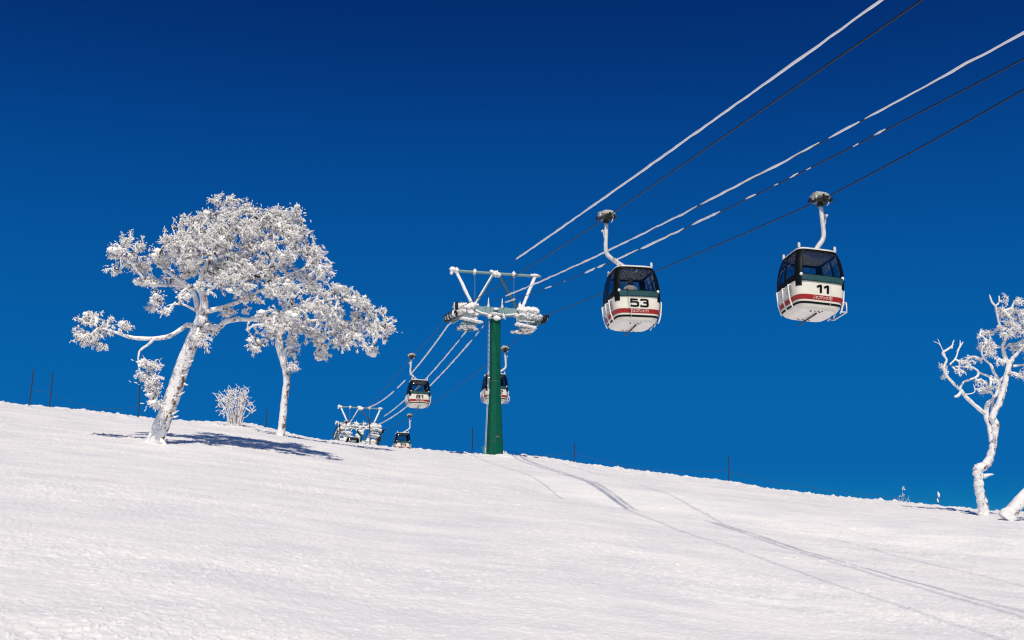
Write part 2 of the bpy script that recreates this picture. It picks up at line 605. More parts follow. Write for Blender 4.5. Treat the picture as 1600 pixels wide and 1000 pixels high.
def build_ground():
    phd = R(29.5)
    ph_d = np.linspace(-phd, phd, 980)
    ph_c = np.concatenate([np.linspace(-math.pi, -phd, 70)[:-1], ph_d, np.linspace(phd, math.pi, 70)[1:-1]])
    rr = np.concatenate([np.geomspace(0.4, 10.0, 40)[:-1], np.geomspace(10.0, 92.0, 880), np.geomspace(92, 6000, 90)[1:]])
    nphi, nr = len(ph_c), len(rr)
    PH, RR = np.meshgrid(ph_c, rr)
    X, Y = RR * np.sin(PH), RR * np.cos(PH)
    Z = ground_z(X, Y)
    fade = np.clip(RR / 8, 0, 1) * np.clip((400 - RR) / 200, 0, 1)
    fine = (np.abs(PH) < R(34)) * np.clip((130 - RR) / 40, 0, 1)
    # wind-worked surface: long low swells, scoured streaks across the slope, chopped lumps
    wx = X + 1.2 * pnoise(X * .15 + 9, Y * .15)
    wy = Y + 0.8 * pnoise(X * .2, Y * .2 + 7)
    D = 0.08 * pnoise(wx * .07, wy * .16) * np.clip(RR / 30, 0.2, 1)
    D += 0.028 * pnoise(wx * .28, wy * .5 + 5)
    D += fine * 0.012 * pnoise(wx * .55 + 31, wy * 1.9)
    lump = pnoise(wx * 1.5 + 3, wy * 2.6 + 8)
    patch = np.clip(0.42 + 1.9 * pnoise(wx * .11 + 40, wy * .21 + 3) + 0.7 * pnoise(wx * .4, wy * .8 + 13), 0.0, 1)
    D += fine * 0.018 * patch * np.abs(lump)
    D += fine * (0.006 + 0.016 * patch) * (1 + 0 * patch) * pnoise(wx * 4.1, wy * 5.3 + 2)
    ch = np.clip(pnoise(X * 6.3 + 17, Y * 7.5) - 0.18, 0, 1)
    D += fine * 0.095 * (0.25 + 0.75 * patch) * ch * np.clip(RR / 25, 0.45, 1.6)
    D += fine * 0.024 * pnoise(X * 9.7 + 3, Y * 8.1) * np.clip(RR / 30, 0.5, 1.5)
    ch2 = np.clip(pnoise(X * 15.0 + 71, Y * 13.0 + 5) - 0.22, 0, 1)
    D += fine * 0.12 * ch2 * (0.4 + 0.6 * patch)
    # crumbly lumps along the crest that the sun catches
    crest = np.exp(-((RR - 74) / 9.0) ** 2) * (np.abs(PH) < R(34))
    D += crest * (0.12 * np.abs(pnoise(X * .9 + 5, Y * .5)) + 0.30 * np.clip(pnoise(X * 2.1, Y * 1.1 + 3) - 0.12, 0, 1)
                  + 0.26 * np.clip(0.5 + 1.2 * pnoise(X * .21 + 9, Y * .1), 0, 1) * np.clip(pnoise(X * 4.1, Y * 2.6 + 3) - 0.08, 0, 1))
    for k, T in enumerate(GROOVES):
        P = np.array([ground_hit(u, v) for (u, v) in T])
        rad = np.hypot(P[:, 0], P[:, 1]).mean()
        m = (np.abs(PH) < R(34)) & (RR < 90) & (RR > 9)
        d = np.full(X.shape, 9.0)
        d[m] = seg_dist(X[m] + 0.25 * pnoise(X[m] * 1.1, Y[m] * 1.1), Y[m], P)
        w = 0.16 if k < 5 else 0.22
        dep = 0.035 if k < 5 else 0.03
        nz = 0.7 + 0.7 * pnoise(X * .7 + k, Y * .4)
        D += -dep * nz * np.exp(-(d / w) ** 2) + 0.5 * dep * nz * np.exp(-((d - 2.2 * w) / w) ** 2)
    Z = Z + D * fade
    V = np.stack([X, Y, Z], -1).reshape(-1, 3)
    c = np.array([[0, 0, 0.0]])
    V = np.concatenate([V, c])
    i = np.arange(nr - 1)[:, None] * nphi
    j = np.arange(nphi)[None, :]
    j2 = (j + 1) % nphi
    # (outer, inner) order gives upward normals for clockwise azimuth
    Q = np.stack([(i + nphi + j), (i + nphi + j2), (i + j2), (i + j)], -1).reshape(-1, 4)[:, ::-1]
    o = fast_mesh('ground', V, Q, [M['snow']])
    # close the middle under the photographer's feet
    import bmesh
    me = bpy.data.meshes.new('tmp')
    bm = bmesh.new()
    bm.from_mesh(o.data)
    bm.verts.ensure_lookup_table()
    cv = bm.verts[len(V) - 1]
    for k in range(nphi):
        f = bm.faces.new((cv, bm.verts[(k + 1) % nphi], bm.verts[k]))
        f.smooth = True
    bm.to_mesh(o.data)
    bm.free()
    bpy.data.meshes.remove(me)
    o['kind'] = 'structure'
    o['label'] = 'bright wind-packed snow slope rising to the crest'
    return o


build_ground()

# ------------------------------------------------------------------ rime covered trees


def limb_pts(px, D, dz=None, n=6):
    """photograph polyline -> smoothed world polyline; dz = extra depth at each knot"""
    dz = dz or [0] * len(px)
    P = [at(u, v, D + d) for (u, v), d in zip(px, dz)]
    return catmull(P, n)


def interp_w(w, n):
    return list(np.interp(np.linspace(0, 1, n), np.linspace(0, 1, len(w)), w))


class TreeBuilder:
    def __init__(self, D, seed):
        self.D = D
        self.rng = np.random.RandomState(seed)
        self.wood = MB()
        self.nodes, self.par, self.base_r = [], [], []
        self.blobs = []
        self.puffs = []
        self.wscale, self.rgh = 1.0, 0.0

    def limb(self, px, w, dz=None, sides=9, rough=0.16, n=6, grow=True, nsc=2.5):
        """w = widths in photograph pixels"""
        P = limb_pts(px, self.D, dz, n)
        W = [k * self.wscale for k in interp_w(w, len(P))]
        W[-1] *= 0.4
        W[-2] *= 0.75
        rough = max(rough, self.rgh)
        rad = [x * self.D / F / 2 for x in W]
        self.wood.tube(P, rad, sides, rough=rough, nsc=nsc, seed=len(self.wood.v) * .013)
        if grow:
            for p in P:
                self.nodes.append(np.array(p))
                self.par.append(-1)

    def blob(self, cx, cy, rx, ry, n=None, dz=None, dens=1.0):
        s = self.D / F
        rz = np.clip((rx + ry) / 2 * s * 0.9, 0.25, 1.25)
        if dz is None:
            dz = self.rng.uniform(-1.3, 1.3)
        if n is None:
            n = int(rx * ry * math.pi / 33.0 * dens) + 4
        C = at(cx, cy, self.D + dz)

        def pt(k):
            while True:
                q = self.rng.uniform(-1, 1, 3)
                if (q ** 2).sum() < 1:
                    return q * k
        puffs = [pt(0.85) for _ in range(max(2, int(rx * ry / 150)))]
        self.puffs += [np.array([C.x + q[0] * rx * s, C.y + q[1] * rz, C.z + q[2] * ry * s]) for q in puffs]
        for _ in range(n):
            if self.rng.rand() < 0.72:
                q = puffs[self.rng.randint(len(puffs))] + self.rng.randn(3) * 0.20
            else:
                q = pt(1.08)
            self.blobs.append(np.array([C.x + q[0] * rx * s, C.y + q[1] * rz, C.z + q[2] * ry * s]))

    def grow(self, step=0.17, sag=0.12):
        N = np.array(self.nodes)
        par = list(self.par)
        nlimb = len(N)
        cap = nlimb + 60000
        buf = np.zeros((cap, 3))
        buf[:nlimb] = N
        cnt = nlimb
        A = np.array(self.blobs)
        d0 = np.array([np.min(((buf[:nlimb] - a) ** 2).sum(1)) for a in A])
        order = np.argsort(d0)
        self.tips = []
        dep = np.zeros(cap)
        for ai in order:
            a = A[ai]
            d = np.sqrt(((buf[:cnt] - a) ** 2).sum(1))
            k = int(np.argmin(d + 0.12 * dep[:cnt]))
            L = d[k]
            if L < 0.05:
                continue
            ns = max(1, int(L / step))
            p0 = buf[k].copy()
            prev = k
            side = self.rng.randn(3) * 0.10 * L
            for i in range(1, ns + 1):
                t = i / ns
                p = p0 * (1 - t) + a * t + math.sin(math.pi * t) * (side + np.array([0, 0, sag * L]))
                buf[cnt] = p
                par.append(prev)
                dep[cnt] = dep[prev] + L / ns
                self.tips.append((cnt, L * (1 - t)))
                prev = cnt
                cnt += 1
        self.buf = buf[:cnt]
        self.par = np.array(par)
        self.nlimb = nlimb

    def finish(self, root, per=5, tl=(0.10, 0.26), tr=(0.016, 0.036), rime_r=1.0, droop=0.35, wind=(0.25, 0, 0), dark=0.10, rimed=0.6, r0=0.008, vis=0.5, spread=0.62, tuft=0):
        buf, par = self.buf, self.par
        n = len(buf)
        cntd = np.zeros(n)
        for i in range(n - 1, self.nlimb - 1, -1):
            cntd[i] += 1
            if par[i] >= 0:
                cntd[par[i]] += cntd[i]
        rad = np.minimum(r0 * (cntd + 1) ** 0.42, 0.075)
        idx = np.arange(self.nlimb, n)
        a, b = buf[par[idx]], buf[idx]
        ra = np.where(par[idx] < self.nlimb, rad[idx] * 1.1, rad[par[idx]])
        rb = rad[idx]
        thick = rb > 0.016

        def prisms(a, b, ra, rb, k):
            d = b - a
            L = np.linalg.norm(d, axis=1, keepdims=True) + 1e-9
            d = d / L
            ref = np.where(np.abs(d[:, 2:3]) < 0.9, np.array([[0, 0, 1.0]]), np.array([[1.0, 0, 0]]))
            x = np.cross(d, ref)
            x /= np.linalg.norm(x, axis=1, keepdims=True) + 1e-9
            y = np.cross(d, x)
            V = np.zeros((len(a), 2 * k, 3))
            for j in range(k):
                t = 2 * math.pi * j / k
                o = x * math.cos(t) + y * math.sin(t)
                V[:, j] = a + o * ra[:, None]
                V[:, k + j] = b + o * rb[:, None]
            Q = np.array([[j, (j + 1) % k, k + (j + 1) % k, k + j] for j in range(k)])
            T = Q[None] + (np.arange(len(a)) * 2 * k)[:, None, None]
            return V.reshape(-1, 3), T.reshape(-1, 4)
        Va, Ta = prisms(a, b, ra, rb, 5)
        # rime crust on the windward upper side of the finer branches: a paler shell pushed up and to the left
        off = np.stack([-0.35 * rb - .002, -0.5 * rb - .003, 0.55 * rb + .004], 1)
        keep = self.rng.rand(len(a)) < rimed
        Vb, Tb = prisms(a[keep] + off[keep], b[keep] + off[keep], ra[keep] * 1.5 * rime_r + .006, rb[keep] * 1.5 * rime_r + .006, 5)
        V = np.concatenate([Va, Vb])
        T = np.concatenate([Ta, Tb + len(Va)])
        mi = np.concatenate([np.zeros(len(Ta)), np.ones(len(Tb))])
        fast_mesh('branches', V, T, [M['twig'], M['twig_rime']], mi, True, root)
        if self.puffs:     # drop puffs that no twig reaches
            self.puffs = [c for c in self.puffs if np.min(((buf - c) ** 2).sum(1)) < (0.16 * self.D / 45.0) ** 2]
        # rime needles round the twigs
        src = np.array([i for i, rest in self.tips if rest < vis])
        base = np.repeat(src, per)
        m = len(base)
        bd = buf[base] - buf[par[base]]
        bd /= np.linalg.norm(bd, axis=1, keepdims=True) + 1e-9
        g = self.rng.randn(m, 3)
        d = 0.75 * bd + spread * g + np.array([[0, 0, -droop]]) + np.array([wind])
        d /= np.linalg.norm(d, axis=1, keepdims=True)
        L = self.rng.uniform(tl[0], tl[1], m) * (0.7 + 0.6 * self.rng.rand(m))
        w = self.rng.uniform(tr[0], tr[1], m)
        isd = self.rng.rand(m) < dark
        w = np.where(isd, w * 0.45, w)
        L = np.where(isd, L * 1.25, L)
        p0 = buf[base] + self.rng.randn(m, 3) * 0.03
        if tuft and self.puffs:
            # snow-packed tufts: short fat needles crowded round the heart of each puff, heaviest on its upper side
            pc = np.array(self.puffs)
            pc = pc[self.rng.rand(len(pc)) < 0.75]
            q = len(pc) * tuft
            off = self.rng.randn(q, 3) * np.array([[.15, .15, .09]]) * np.repeat(self.rng.uniform(.6, 1.4, len(pc)), tuft)[:, None]
            off[:, 2] += 0.05
            p0 = np.concatenate([p0, np.repeat(pc, tuft, 0) + off])
            dd = off / (np.linalg.norm(off, axis=1, keepdims=True) + 1e-6) + 0.6 * self.rng.randn(q, 3)
            dd /= np.linalg.norm(dd, axis=1, keepdims=True) + 1e-9
            d = np.concatenate([d, dd])
            L = np.concatenate([L, self.rng.uniform(.06, .14, q)])
            w = np.concatenate([w, self.rng.uniform(.010, .025, q)])
            isd = np.concatenate([isd, np.zeros(q, bool)])
            m += q
        ref = self.rng.randn(m, 3)
        x = np.cross(d, ref)
        x /= np.linalg.norm(x, axis=1, keepdims=True) + 1e-9
        y = np.cross(d, x)
        K = 4
        V = np.zeros((m, 2 + 2 * K, 3))
        V[:, 0] = p0 - d * 0.02
        V[:, 1] = p0 + d * L[:, None]
        for j in range(K):
            t = 2 * math.pi * j / K
            o = x * math.cos(t) + y * math.sin(t)
            V[:, 2 + j] = p0 + d * (0.20 * L)[:, None] + o * (w * 0.75)[:, None]
            V[:, 2 + K + j] = p0 + d * (0.80 * L)[:, None] + o * w[:, None] + np.array([[0, 0, -.012]])
        tri = []
        for j in range(K):
            j2 = (j + 1) % K
            tri += [[0, 2 + j2, 2 + j], [2 + j, 2 + j2, 2 + K + j2], [2 + j, 2 + K + j2, 2 + K + j], [1, 2 + K + j, 2 + K + j2]]
        tri = np.array(tri)
        T = (tri[None] + (np.arange(m) * (2 + 2 * K))[:, None, None]).reshape(-1, 3)
        mi = np.repeat(isd.astype(int), len(tri))
        fast_mesh('crown', V.reshape(-1, 3), T, [M['twig_rime'], M['twig']], mi, True, root)
        if tuft:
            mb = MB()      # loads of packed snow lodged in the twigs
            sc = self.D / 45.0
            for c in self.puffs:
                if self.rng.rand() < 0.42:
                    for q in range(self.rng.randint(1, 4)):
                        r = sc * self.rng.uniform(.05, .14)
                        o = np.clip(self.rng.randn(3), -1.2, 1.2) * 0.13 * sc
                        mb.blob(c + o, (r * 1.25, r * 1.1, r * .85), .75, nsc=1.6, seed=self.rng.uniform(0, 40), nu=13, nv=9)
            mb.build('snow_load', M['twig_rime'], root, 180)
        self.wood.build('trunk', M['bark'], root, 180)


def trunk_base(t, u, v, D, w):
    """root flare and snow-caked foot, set into the ground below it"""
    p = at(u, v, D)
    g = gz(p.x, p.y)
    s = D / F
    q = Vector((p.x - 0.10, p.y, min(g, p.z) - 0.5))
    t.wood.tube([q, Vector((p.x, p.y, p.z + 0.05))], [w * s * 0.62, w * s * 0.48], 10, rough=0.25, nsc=3)
    return p


# tall leaning birch
t1 = TreeBuilder(45.0, 3)
base1 = at(240, 697, 45.0)
t1.wscale = 0.78
r1 = thing('birch_tree', 'tall leaning white-frosted tree with a wide crown, leftmost tree on the slope', 'tree', (0, 0, 0))
t1.limb([(228, 706), (241, 690), (258, 650), (272, 612), (284, 575), (296, 545), (308, 515), (318, 490)], [42, 34, 31, 30, 29, 28, 26, 24], [0, 0, 0, .1, .1, 0, 0, 0],
        sides=18, rough=0.085, n=10, grow=False, nsc=3.5)
t1.limb([(240, 688), (231, 694), (222, 701)], [14, 9, 5], [-.2, -.3, -.4], grow=False, n=3)
t1.limb([(250, 688), (257, 694), (260, 702)], [12, 8, 5], [-.2, -.3, -.4], grow=False, n=3)
for a_, b_ in (((283, 588), (293, 585)), ((279, 618), (289, 612)), ((268, 648), (280, 641)), ((272, 652), (279, 650)), ((288, 600), (294, 602)), ((296, 566), (303, 562))):
    t1.limb([a_, ((a_[0] + b_[0]) / 2, (a_[1] + b_[1]) / 2), b_], [5, 3.5, 2], [-.1, -.15, -.2], grow=False, n=3, rough=.3, nsc=9)
t1.limb([(306, 512), (294, 508), (282, 515), (262, 526), (232, 529), (205, 527), (186, 521), (172, 516), (155, 512)], [13, 10, 9, 9, 8, 8, 6, 5, 3], [0, -.2, -.3, -.5, -.6, -.7, -.8, -.8, -.8])
t1.limb([(241, 529), (232, 538), (222, 545), (217, 553), (217, 573), (226, 597), (236, 618)], [6, 5, 5, 4, 3, 2, 1.5], [-.6, -.6, -.6, -.7, -.7, -.7, -.7])
t1.limb([(314, 500), (309, 482), (304, 462), (296, 448), (284, 440), (262, 425), (245, 412)], [14, 12, 10, 9, 8, 6, 4], [0, .1, .2, .2, .1, -.1, -.3])
t1.limb([(296, 448), (270, 446), (240, 445), (226, 436), (212, 420), (200, 405), (188, 400)], [7, 6, 6, 6, 5, 4, 3], [.2, .2, 0, -.2, -.4, -.5, -.6])
t1.limb([(305, 485), (292, 478), (280, 475), (262, 477)], [6, 4, 4, 3], [0, -.1, -.2, -.3])
t1.limb([(318, 492), (319, 468), (313, 448), (318, 425), (330, 400), (338, 372), (348, 345), (352, 318)], [20, 16, 13, 11, 9, 7, 5, 3], [0, 0, 0, .1, .2, .2, .2, .1])
t1.limb([(319, 488), (345, 481), (372, 472), (400, 458), (430, 442), (460, 425), (490, 415)], [12, 9, 8, 6, 5, 4, 3], [0, .1, .2, .2, .1, .1, .1])
t1.limb([(316, 507), (340, 512), (352, 503), (372, 499), (392, 499), (412, 495), (436, 490)], [13, 12, 11, 10, 8, 6, 4], [0, .1, .2, .3, .5, .7, .9])
t1.limb([(372, 472), (392, 445), (405, 415), (425, 385), (440, 355)], [6, 5, 4, 4, 3], [.2, .4, .5, .5, .5])
t1.limb([(318, 425), (290, 395), (275, 370), (268, 352)], [5, 4, 3, 2], [.3, .6, .9, 1.0])
t1.limb([(330, 400), (360, 375), (390, 345), (405, 328)], [7, 6, 4, 3], [.2, -.1, -.3, -.4])
for b in [(352, 318, 20, 18), (372, 325, 22, 16), (345, 345, 32, 24), (290, 352, 30, 18), (272, 372, 24, 22), (205, 388, 26, 20), (188, 402, 20, 16),
          (174, 424, 12, 9), (230, 408, 26, 16), (262, 402, 26, 20), (320, 385, 46, 32), (292, 415, 30, 22), (372, 352, 30, 22), (408, 340, 34, 20),
          (440, 340, 26, 18), (458, 332, 14, 12), (455, 362, 32, 20), (410, 372, 44, 24), (370, 400, 44, 26), (440, 395, 40, 20), (480, 385, 22, 18),
          (490, 408, 26, 16), (505, 425, 18, 16), (425, 425, 36, 18), (375, 435, 36, 18), (345, 425, 40, 24), (330, 450, 26, 16), (400, 460, 34, 12),
          (470, 435, 30, 16), (272, 440, 26, 10), (238, 440, 24, 8), (290, 460, 12, 10), (318, 530, 18, 17), (332, 515, 14, 12), (370, 488, 26, 9), (245, 470, 10, 10), (236, 478, 10, 7), (258, 488, 7, 5), (430, 352, 34, 22), (350, 372, 34, 22), (300, 385, 30, 20), (462, 372, 24, 20), (390, 425, 40, 18), (442, 452, 30, 12), (310, 350, 24, 14), (330, 338, 22, 14)]:
    t1.blob(*b)
for b in [(152, 498, 32, 14), (148, 518, 34, 16), (150, 537, 24, 10), (188, 512, 14, 9)]:
    t1.blob(*b, dz=-.75, dens=1.45)
for b in [(226, 567, 10, 10), (240, 568, 11, 10), (228, 588, 14, 13), (242, 598, 10, 15), (240, 620, 9, 13), (234, 606, 11, 11), (246, 632, 6, 8)]:
    t1.blob(*b, dz=-.7, dens=1.6)
t1.grow()
t1.finish(r1, per=14, tl=(.05, .155), tr=(.007, .019), dark=0.13, wind=(.34, 0, -.18), spread=.46, tuft=34)

# second birch, just under the crest
t2 = TreeBuilder(61.0, 5)
t2.wscale = 0.86
r2 = thing('birch_tree', 'straight slim frosted tree whose crown spreads right towards the lift towers', 'tree', (0, 0, 0))
t2.limb([(435, 690), (439, 676), (442, 650), (445, 620), (448, 597), (446, 575), (440, 552), (436, 535), (438, 515), (446, 495), (455, 480)],
        [22, 15, 13, 12, 12, 13, 14, 14, 13, 10, 7], [0] * 11, sides=14, rough=0.14, n=8, grow=False, nsc=3.0)
t2.limb([(446, 580), (455, 572), (462, 565), (460, 550)], [7, 6, 5, 3], [0, -.2, -.3, -.3])
t2.limb([(438, 525), (450, 500), (475, 482), (505, 470), (535, 465)], [9, 8, 7, 5, 3], [0, -.2, -.4, -.6, -.8])
t2.limb([(440, 515), (470, 505), (505, 500), (540, 502), (575, 508), (598, 520)], [8, 7, 6, 5, 4, 2], [0, .2, .4, .5, .5, .5])
t2.limb([(437, 525), (420, 510), (400, 508), (385, 515)], [8, 7, 5, 3], [0, .2, .4, .4])
t2.limb([(446, 495), (450, 475), (470, 455), (490, 440)], [7, 6, 4, 3], [0, .3, .5, .6])
t2.limb([(470, 505), (500, 520), (520, 535)], [5, 4, 2], [.2, 0, -.2])
for b in [(455, 455, 26, 18), (490, 445, 26, 18), (515, 455, 24, 18), (540, 468, 28, 20), (570, 482, 28, 20), (590, 500, 24, 24), (600, 520, 16, 18),
          (575, 525, 26, 20), (545, 510, 36, 24), (505, 490, 40, 28), (465, 485, 34, 24), (430, 490, 30, 20), (410, 508, 26, 18), (395, 530, 18, 14),
          (398, 548, 12, 10), (425, 525, 14, 16), (470, 520, 26, 20), (505, 530, 30, 18), (540, 535, 26, 14), (500, 555, 18, 10), (580, 545, 16, 10),
          (452, 545, 12, 20), (460, 570, 9, 10), (560, 470, 22, 12), (455, 505, 30, 20)]:
    t2.blob(*b)
t2.grow(step=0.2)
t2.finish(r2, per=14, tl=(.065, .205), tr=(.009, .025), dark=0.13, wind=(.42, 0, -.18), spread=.44, tuft=32)

# bare wind-crippled tree at the right
t3 = TreeBuilder(58.0, 8)
r3 = thing('birch_tree', 'bare crooked frosted tree with twisting branches near the right edge', 'tree', (0, 0, 0))
t3.wscale, t3.rgh = 0.72, 0.32
t3.limb([(1537, 808), (1536, 792), (1531, 770), (1529, 750), (1528, 735), (1540, 726), (1548, 712), (1553, 690), (1555, 665), (1551, 650), (1562, 628), (1570, 600), (1577, 570), (1583, 560)],
        [25, 21, 20, 19, 20, 19, 16, 14, 16, 15, 13, 12, 11, 11], [0] * 14, sides=16, rough=0.26, n=10, grow=False, nsc=5.0)
t3.limb([(1534, 742), (1527, 734), (1523, 726)], [12, 9, 4], [0, -.1, -.2], grow=False, n=4)
t3.limb([(1536, 745), (1546, 742), (1553, 741)], [10, 7, 3], [0, -.1, -.2], grow=False, n=4)
t3.limb([(1553, 685), (1556, 678), (1557, 690)], [5, 4, 3], [-.2, -.3, -.3], grow=False, n=4)
t3.limb([(1549, 690), (1546, 668), (1541, 650), (1543, 632), (1555, 620), (1560, 605), (1559, 592)], [10, 10, 10, 9, 8, 8, 7], [0, .1, .2, .2, .2, .2, .2])
t3.limb([(1541, 648), (1528, 637), (1512, 623), (1500, 608), (1488, 597), (1480, 588), (1475, 575), (1479, 562), (1473, 552), (1482, 545), (1490, 538)],
        [9, 8, 8, 7, 7, 6, 6, 5, 5, 4, 3], [.2, .1, 0, -.1, -.2, -.3, -.3, -.3, -.3, -.3, -.3])
t3.limb([(1500, 607), (1506, 597), (1516, 593), (1527, 588), (1528, 580), (1520, 575), (1505, 573), (1488, 573)], [5, 5, 5, 5, 4, 4, 3, 3], [-.1, -.1, 0, .1, .1, 0, 0, 0])
t3.limb([(1528, 581), (1540, 586), (1552, 590), (1562, 594), (1575, 584), (1585, 583), (1598, 590), (1612, 596)], [4, 5, 6, 6, 6, 6, 5, 4], [.1, .1, .1, .2, .2, .1, 0, 0])
t3.limb([(1561, 594), (1553, 582), (1548, 570), (1538, 560), (1534, 548), (1540, 535), (1536, 525)], [6, 6, 5, 5, 4, 4, 3], [.2, .1, 0, 0, -.1, -.1, -.1])
t3.limb([(1577, 570), (1570, 556), (1567, 540), (1572, 528), (1565, 515), (1560, 500), (1556, 480), (1550, 472), (1546, 460)], [10, 9, 8, 7, 6, 5, 4, 4, 3], [0] * 9)
t3.limb([(1556, 478), (1561, 472), (1561, 462)], [4, 3, 3], [0] * 3)
t3.limb([(1569, 545), (1578, 538), (1590, 536), (1606, 528)], [5, 5, 4, 4], [0, .2, .3, .4])
t3.limb([(1580, 562), (1590, 552), (1600, 540), (1612, 530)], [8, 6, 5, 4], [0, -.2, -.3, -.4])
t3.limb([(1583, 572), (1598, 570), (1615, 568)], [6, 5, 4], [0] * 3)
t3.limb([(1477, 555), (1472, 545), (1468, 538), (1458, 533)], [3, 2, 1.5, 1], [-.3] * 4)
t3.limb([(1471, 543), (1468, 536), (1465, 529)], [2, 1.5, 1], [-.3] * 3)
t3.limb([(1484, 570), (1493, 560), (1498, 546), (1505, 534)], [4, 4, 3, 3], [-.2] * 4)
t3.limb([(1487, 545), (1489, 536), (1491, 531)], [3, 3, 2], [-.3] * 3)
t3.limb([(1495, 550), (1500, 540), (1500, 531)], [3, 3, 2], [-.2] * 3)
t3.limb([(1505, 615), (1512, 616), (1523, 612), (1521, 600)], [2.5, 2.5, 2.5, 2], [-.1] * 4)
t3.limb([(1502, 612), (1497, 618), (1491, 620)], [6, 7, 5], [-.3] * 3)
t3.limb([(1551, 660), (1550, 640), (1552, 620), (1548, 612)], [5, 5, 4, 2], [.4] * 4)
t3.wscale = 1.0
for b in [(1575, 492, 16, 10), (1580, 503, 18, 9), (1562, 486, 10, 8), (1590, 515, 16, 10), (1545, 520, 12, 8), (1537, 532, 12, 12), (1548, 536, 10, 8),
          (1508, 568, 14, 6), (1478, 585, 7, 8), (1472, 573, 6, 5), (1550, 553, 12, 4), (1565, 515, 8, 10), (1605, 510, 16, 16), (1608, 540, 12, 12),
          (1540, 605, 10, 7), (1563, 565, 10, 6), (1595, 585, 12, 8), (1575, 520, 12, 6), (1530, 598, 8, 6), (1620, 560, 18, 20), (1525, 560, 12, 5), (1518, 577, 10, 5), (1500, 580, 8, 6), (1545, 545, 10, 8), (1585, 490, 12, 8), (1600, 495, 10, 10), (1540, 612, 9, 5), (1555, 600, 8, 8), (1585, 545, 10, 8), (1610, 600, 14, 8), (1572, 470, 5, 8), (1595, 470, 8, 8)]:
    t3.blob(*b, dens=2.2, dz=t3.rng.uniform(-.5, .5))
t3.grow(step=0.16, sag=0.08)
t3.finish(r3, per=9, tl=(.06, .20), tr=(.007, .018), dark=0.07, rimed=0.95, droop=0.1, rime_r=1.2)

# leaning trunk cut off by the frame
t4 = TreeBuilder(55.0, 9)
t4.wscale, t4.rgh = 0.84, 0.28
r4 = thing('leaning_trunk_tree', 'frosted tree leaning out of the frame, only its lower trunk showing at bottom right edge', 'tree', (0, 0, 0))
t4.limb([(1572, 812), (1583, 797), (1597, 778), (1614, 758), (1635, 735), (1655, 700), (1665, 660)], [34, 26, 20, 17, 15, 13, 9], [0] * 7, sides=14, rough=0.16, n=8, grow=False)
t4.limb([(1655, 700), (1680, 670), (1700, 640), (1710, 600)], [9, 7, 5, 3], [0, -.2, -.4, -.5])
t4.limb([(1665, 660), (1655, 630), (1660, 600)], [8, 6, 3], [0, .2, .3])
for b in [(1665, 600, 26, 30), (1705, 600, 26, 30), (1685, 640, 26, 16)]:
    t4.blob(*b, dens=0.5)
t4.grow(step=0.2)
t4.finish(r4, per=4, dark=0.08)

# frosted bush on the crest
t5 = TreeBuilder(66.0, 12)
r5 = thing('frosted_bush', 'low round bush of frosted upright stems between the two large trees', 'bush', (0, 0, 0))
for k in range(30):
    a = t5.rng.uniform(-1, 1)
    bx = 366 + a * 11
    ln = t5.rng.uniform(0.55, 1.0)
    tipx = bx + (a * 26 + t5.rng.uniform(-9, 9)) * ln
    tipy = 664 - (60 - 22 * abs(a) ** 2) * ln
    mx, my = bx + (tipx - bx) * .35 + t5.rng.uniform(-4, 4), 664 + (tipy - 664) * .5 + t5.rng.uniform(-4, 4)
    dz = t5.rng.uniform(-.8, .8)
    t5.limb([(bx, 670), (bx + (mx - bx) * .4, 654), (mx, my), (tipx, tipy)], [2.6, 2.2, 1.7, 1.0], [dz * .2, dz * .4, dz * .7, dz], sides=6, n=4, rough=0.3, nsc=6)
    for q in range(2):
        f = t5.rng.uniform(.35, .8)
        sx_, sy_ = mx + (tipx - mx) * f, my + (tipy - my) * f
        t5.limb([(sx_, sy_), (sx_ + t5.rng.uniform(-7, 7), sy_ - t5.rng.uniform(5, 9)), (sx_ + t5.rng.uniform(-13, 13), sy_ - t5.rng.uniform(9, 17))], [1.6, 1.2, .8], [dz] * 3, sides=5, n=3, rough=.3, nsc=8)
for b in [(348, 624, 13, 14), (366, 614, 16, 14), (384, 622, 13, 14), (345, 642, 9, 12), (388, 638, 9, 10), (366, 634, 18, 14)]:
    t5.blob(*b, dens=0.5, dz=t5.rng.uniform(-.5, .5))
t5.grow(step=0.16, sag=0.02)
t5.finish(r5, per=4, tl=(.08, .22), tr=(.010, .024), dark=0.18, droop=-0.35, wind=(.1, 0, 0), rimed=.6)

# dry weeds poking through the snow at the right
t6 = TreeBuilder(69.0, 15)
r6 = thing('dry_weeds', 'tiny tuft of snow-tipped dry weeds left of the short snow-capped stake', 'plant', (0, 0, 0))
for k in range(9):
    u0 = 1404 + k * 2.2
    hgt = [7, 10, 8, 26, 9, 8, 11, 6, 8][k]
    t6.limb([(u0, 790), (u0 + t6.rng.uniform(-1, 2), 786 - hgt * .4), (u0 + t6.rng.uniform(-3, 4), 785 - hgt)], [.45, .4, .3], None, sides=4, n=3)
for b in [(1411, 762, 2, 4), (1408, 775, 2, 3)]:
    t6.blob(*b, n=5, dz=0)
t6.grow(step=0.1)
t6.finish(r6, per=3, tl=(.04, .10), tr=(.012, .028), dark=0.3)

# ------------------------------------------------------------------ gondola cabins
CAB_Z = [0.0, 0.10, 0.36, 0.78, 1.10, 1.40, 1.62, 1.78, 1.85]
CAB_W = [0.625, 0.690, 0.755, 0.800, 0.797, 0.757, 0.705, 0.638, 0.600]
NEXP = 5.5


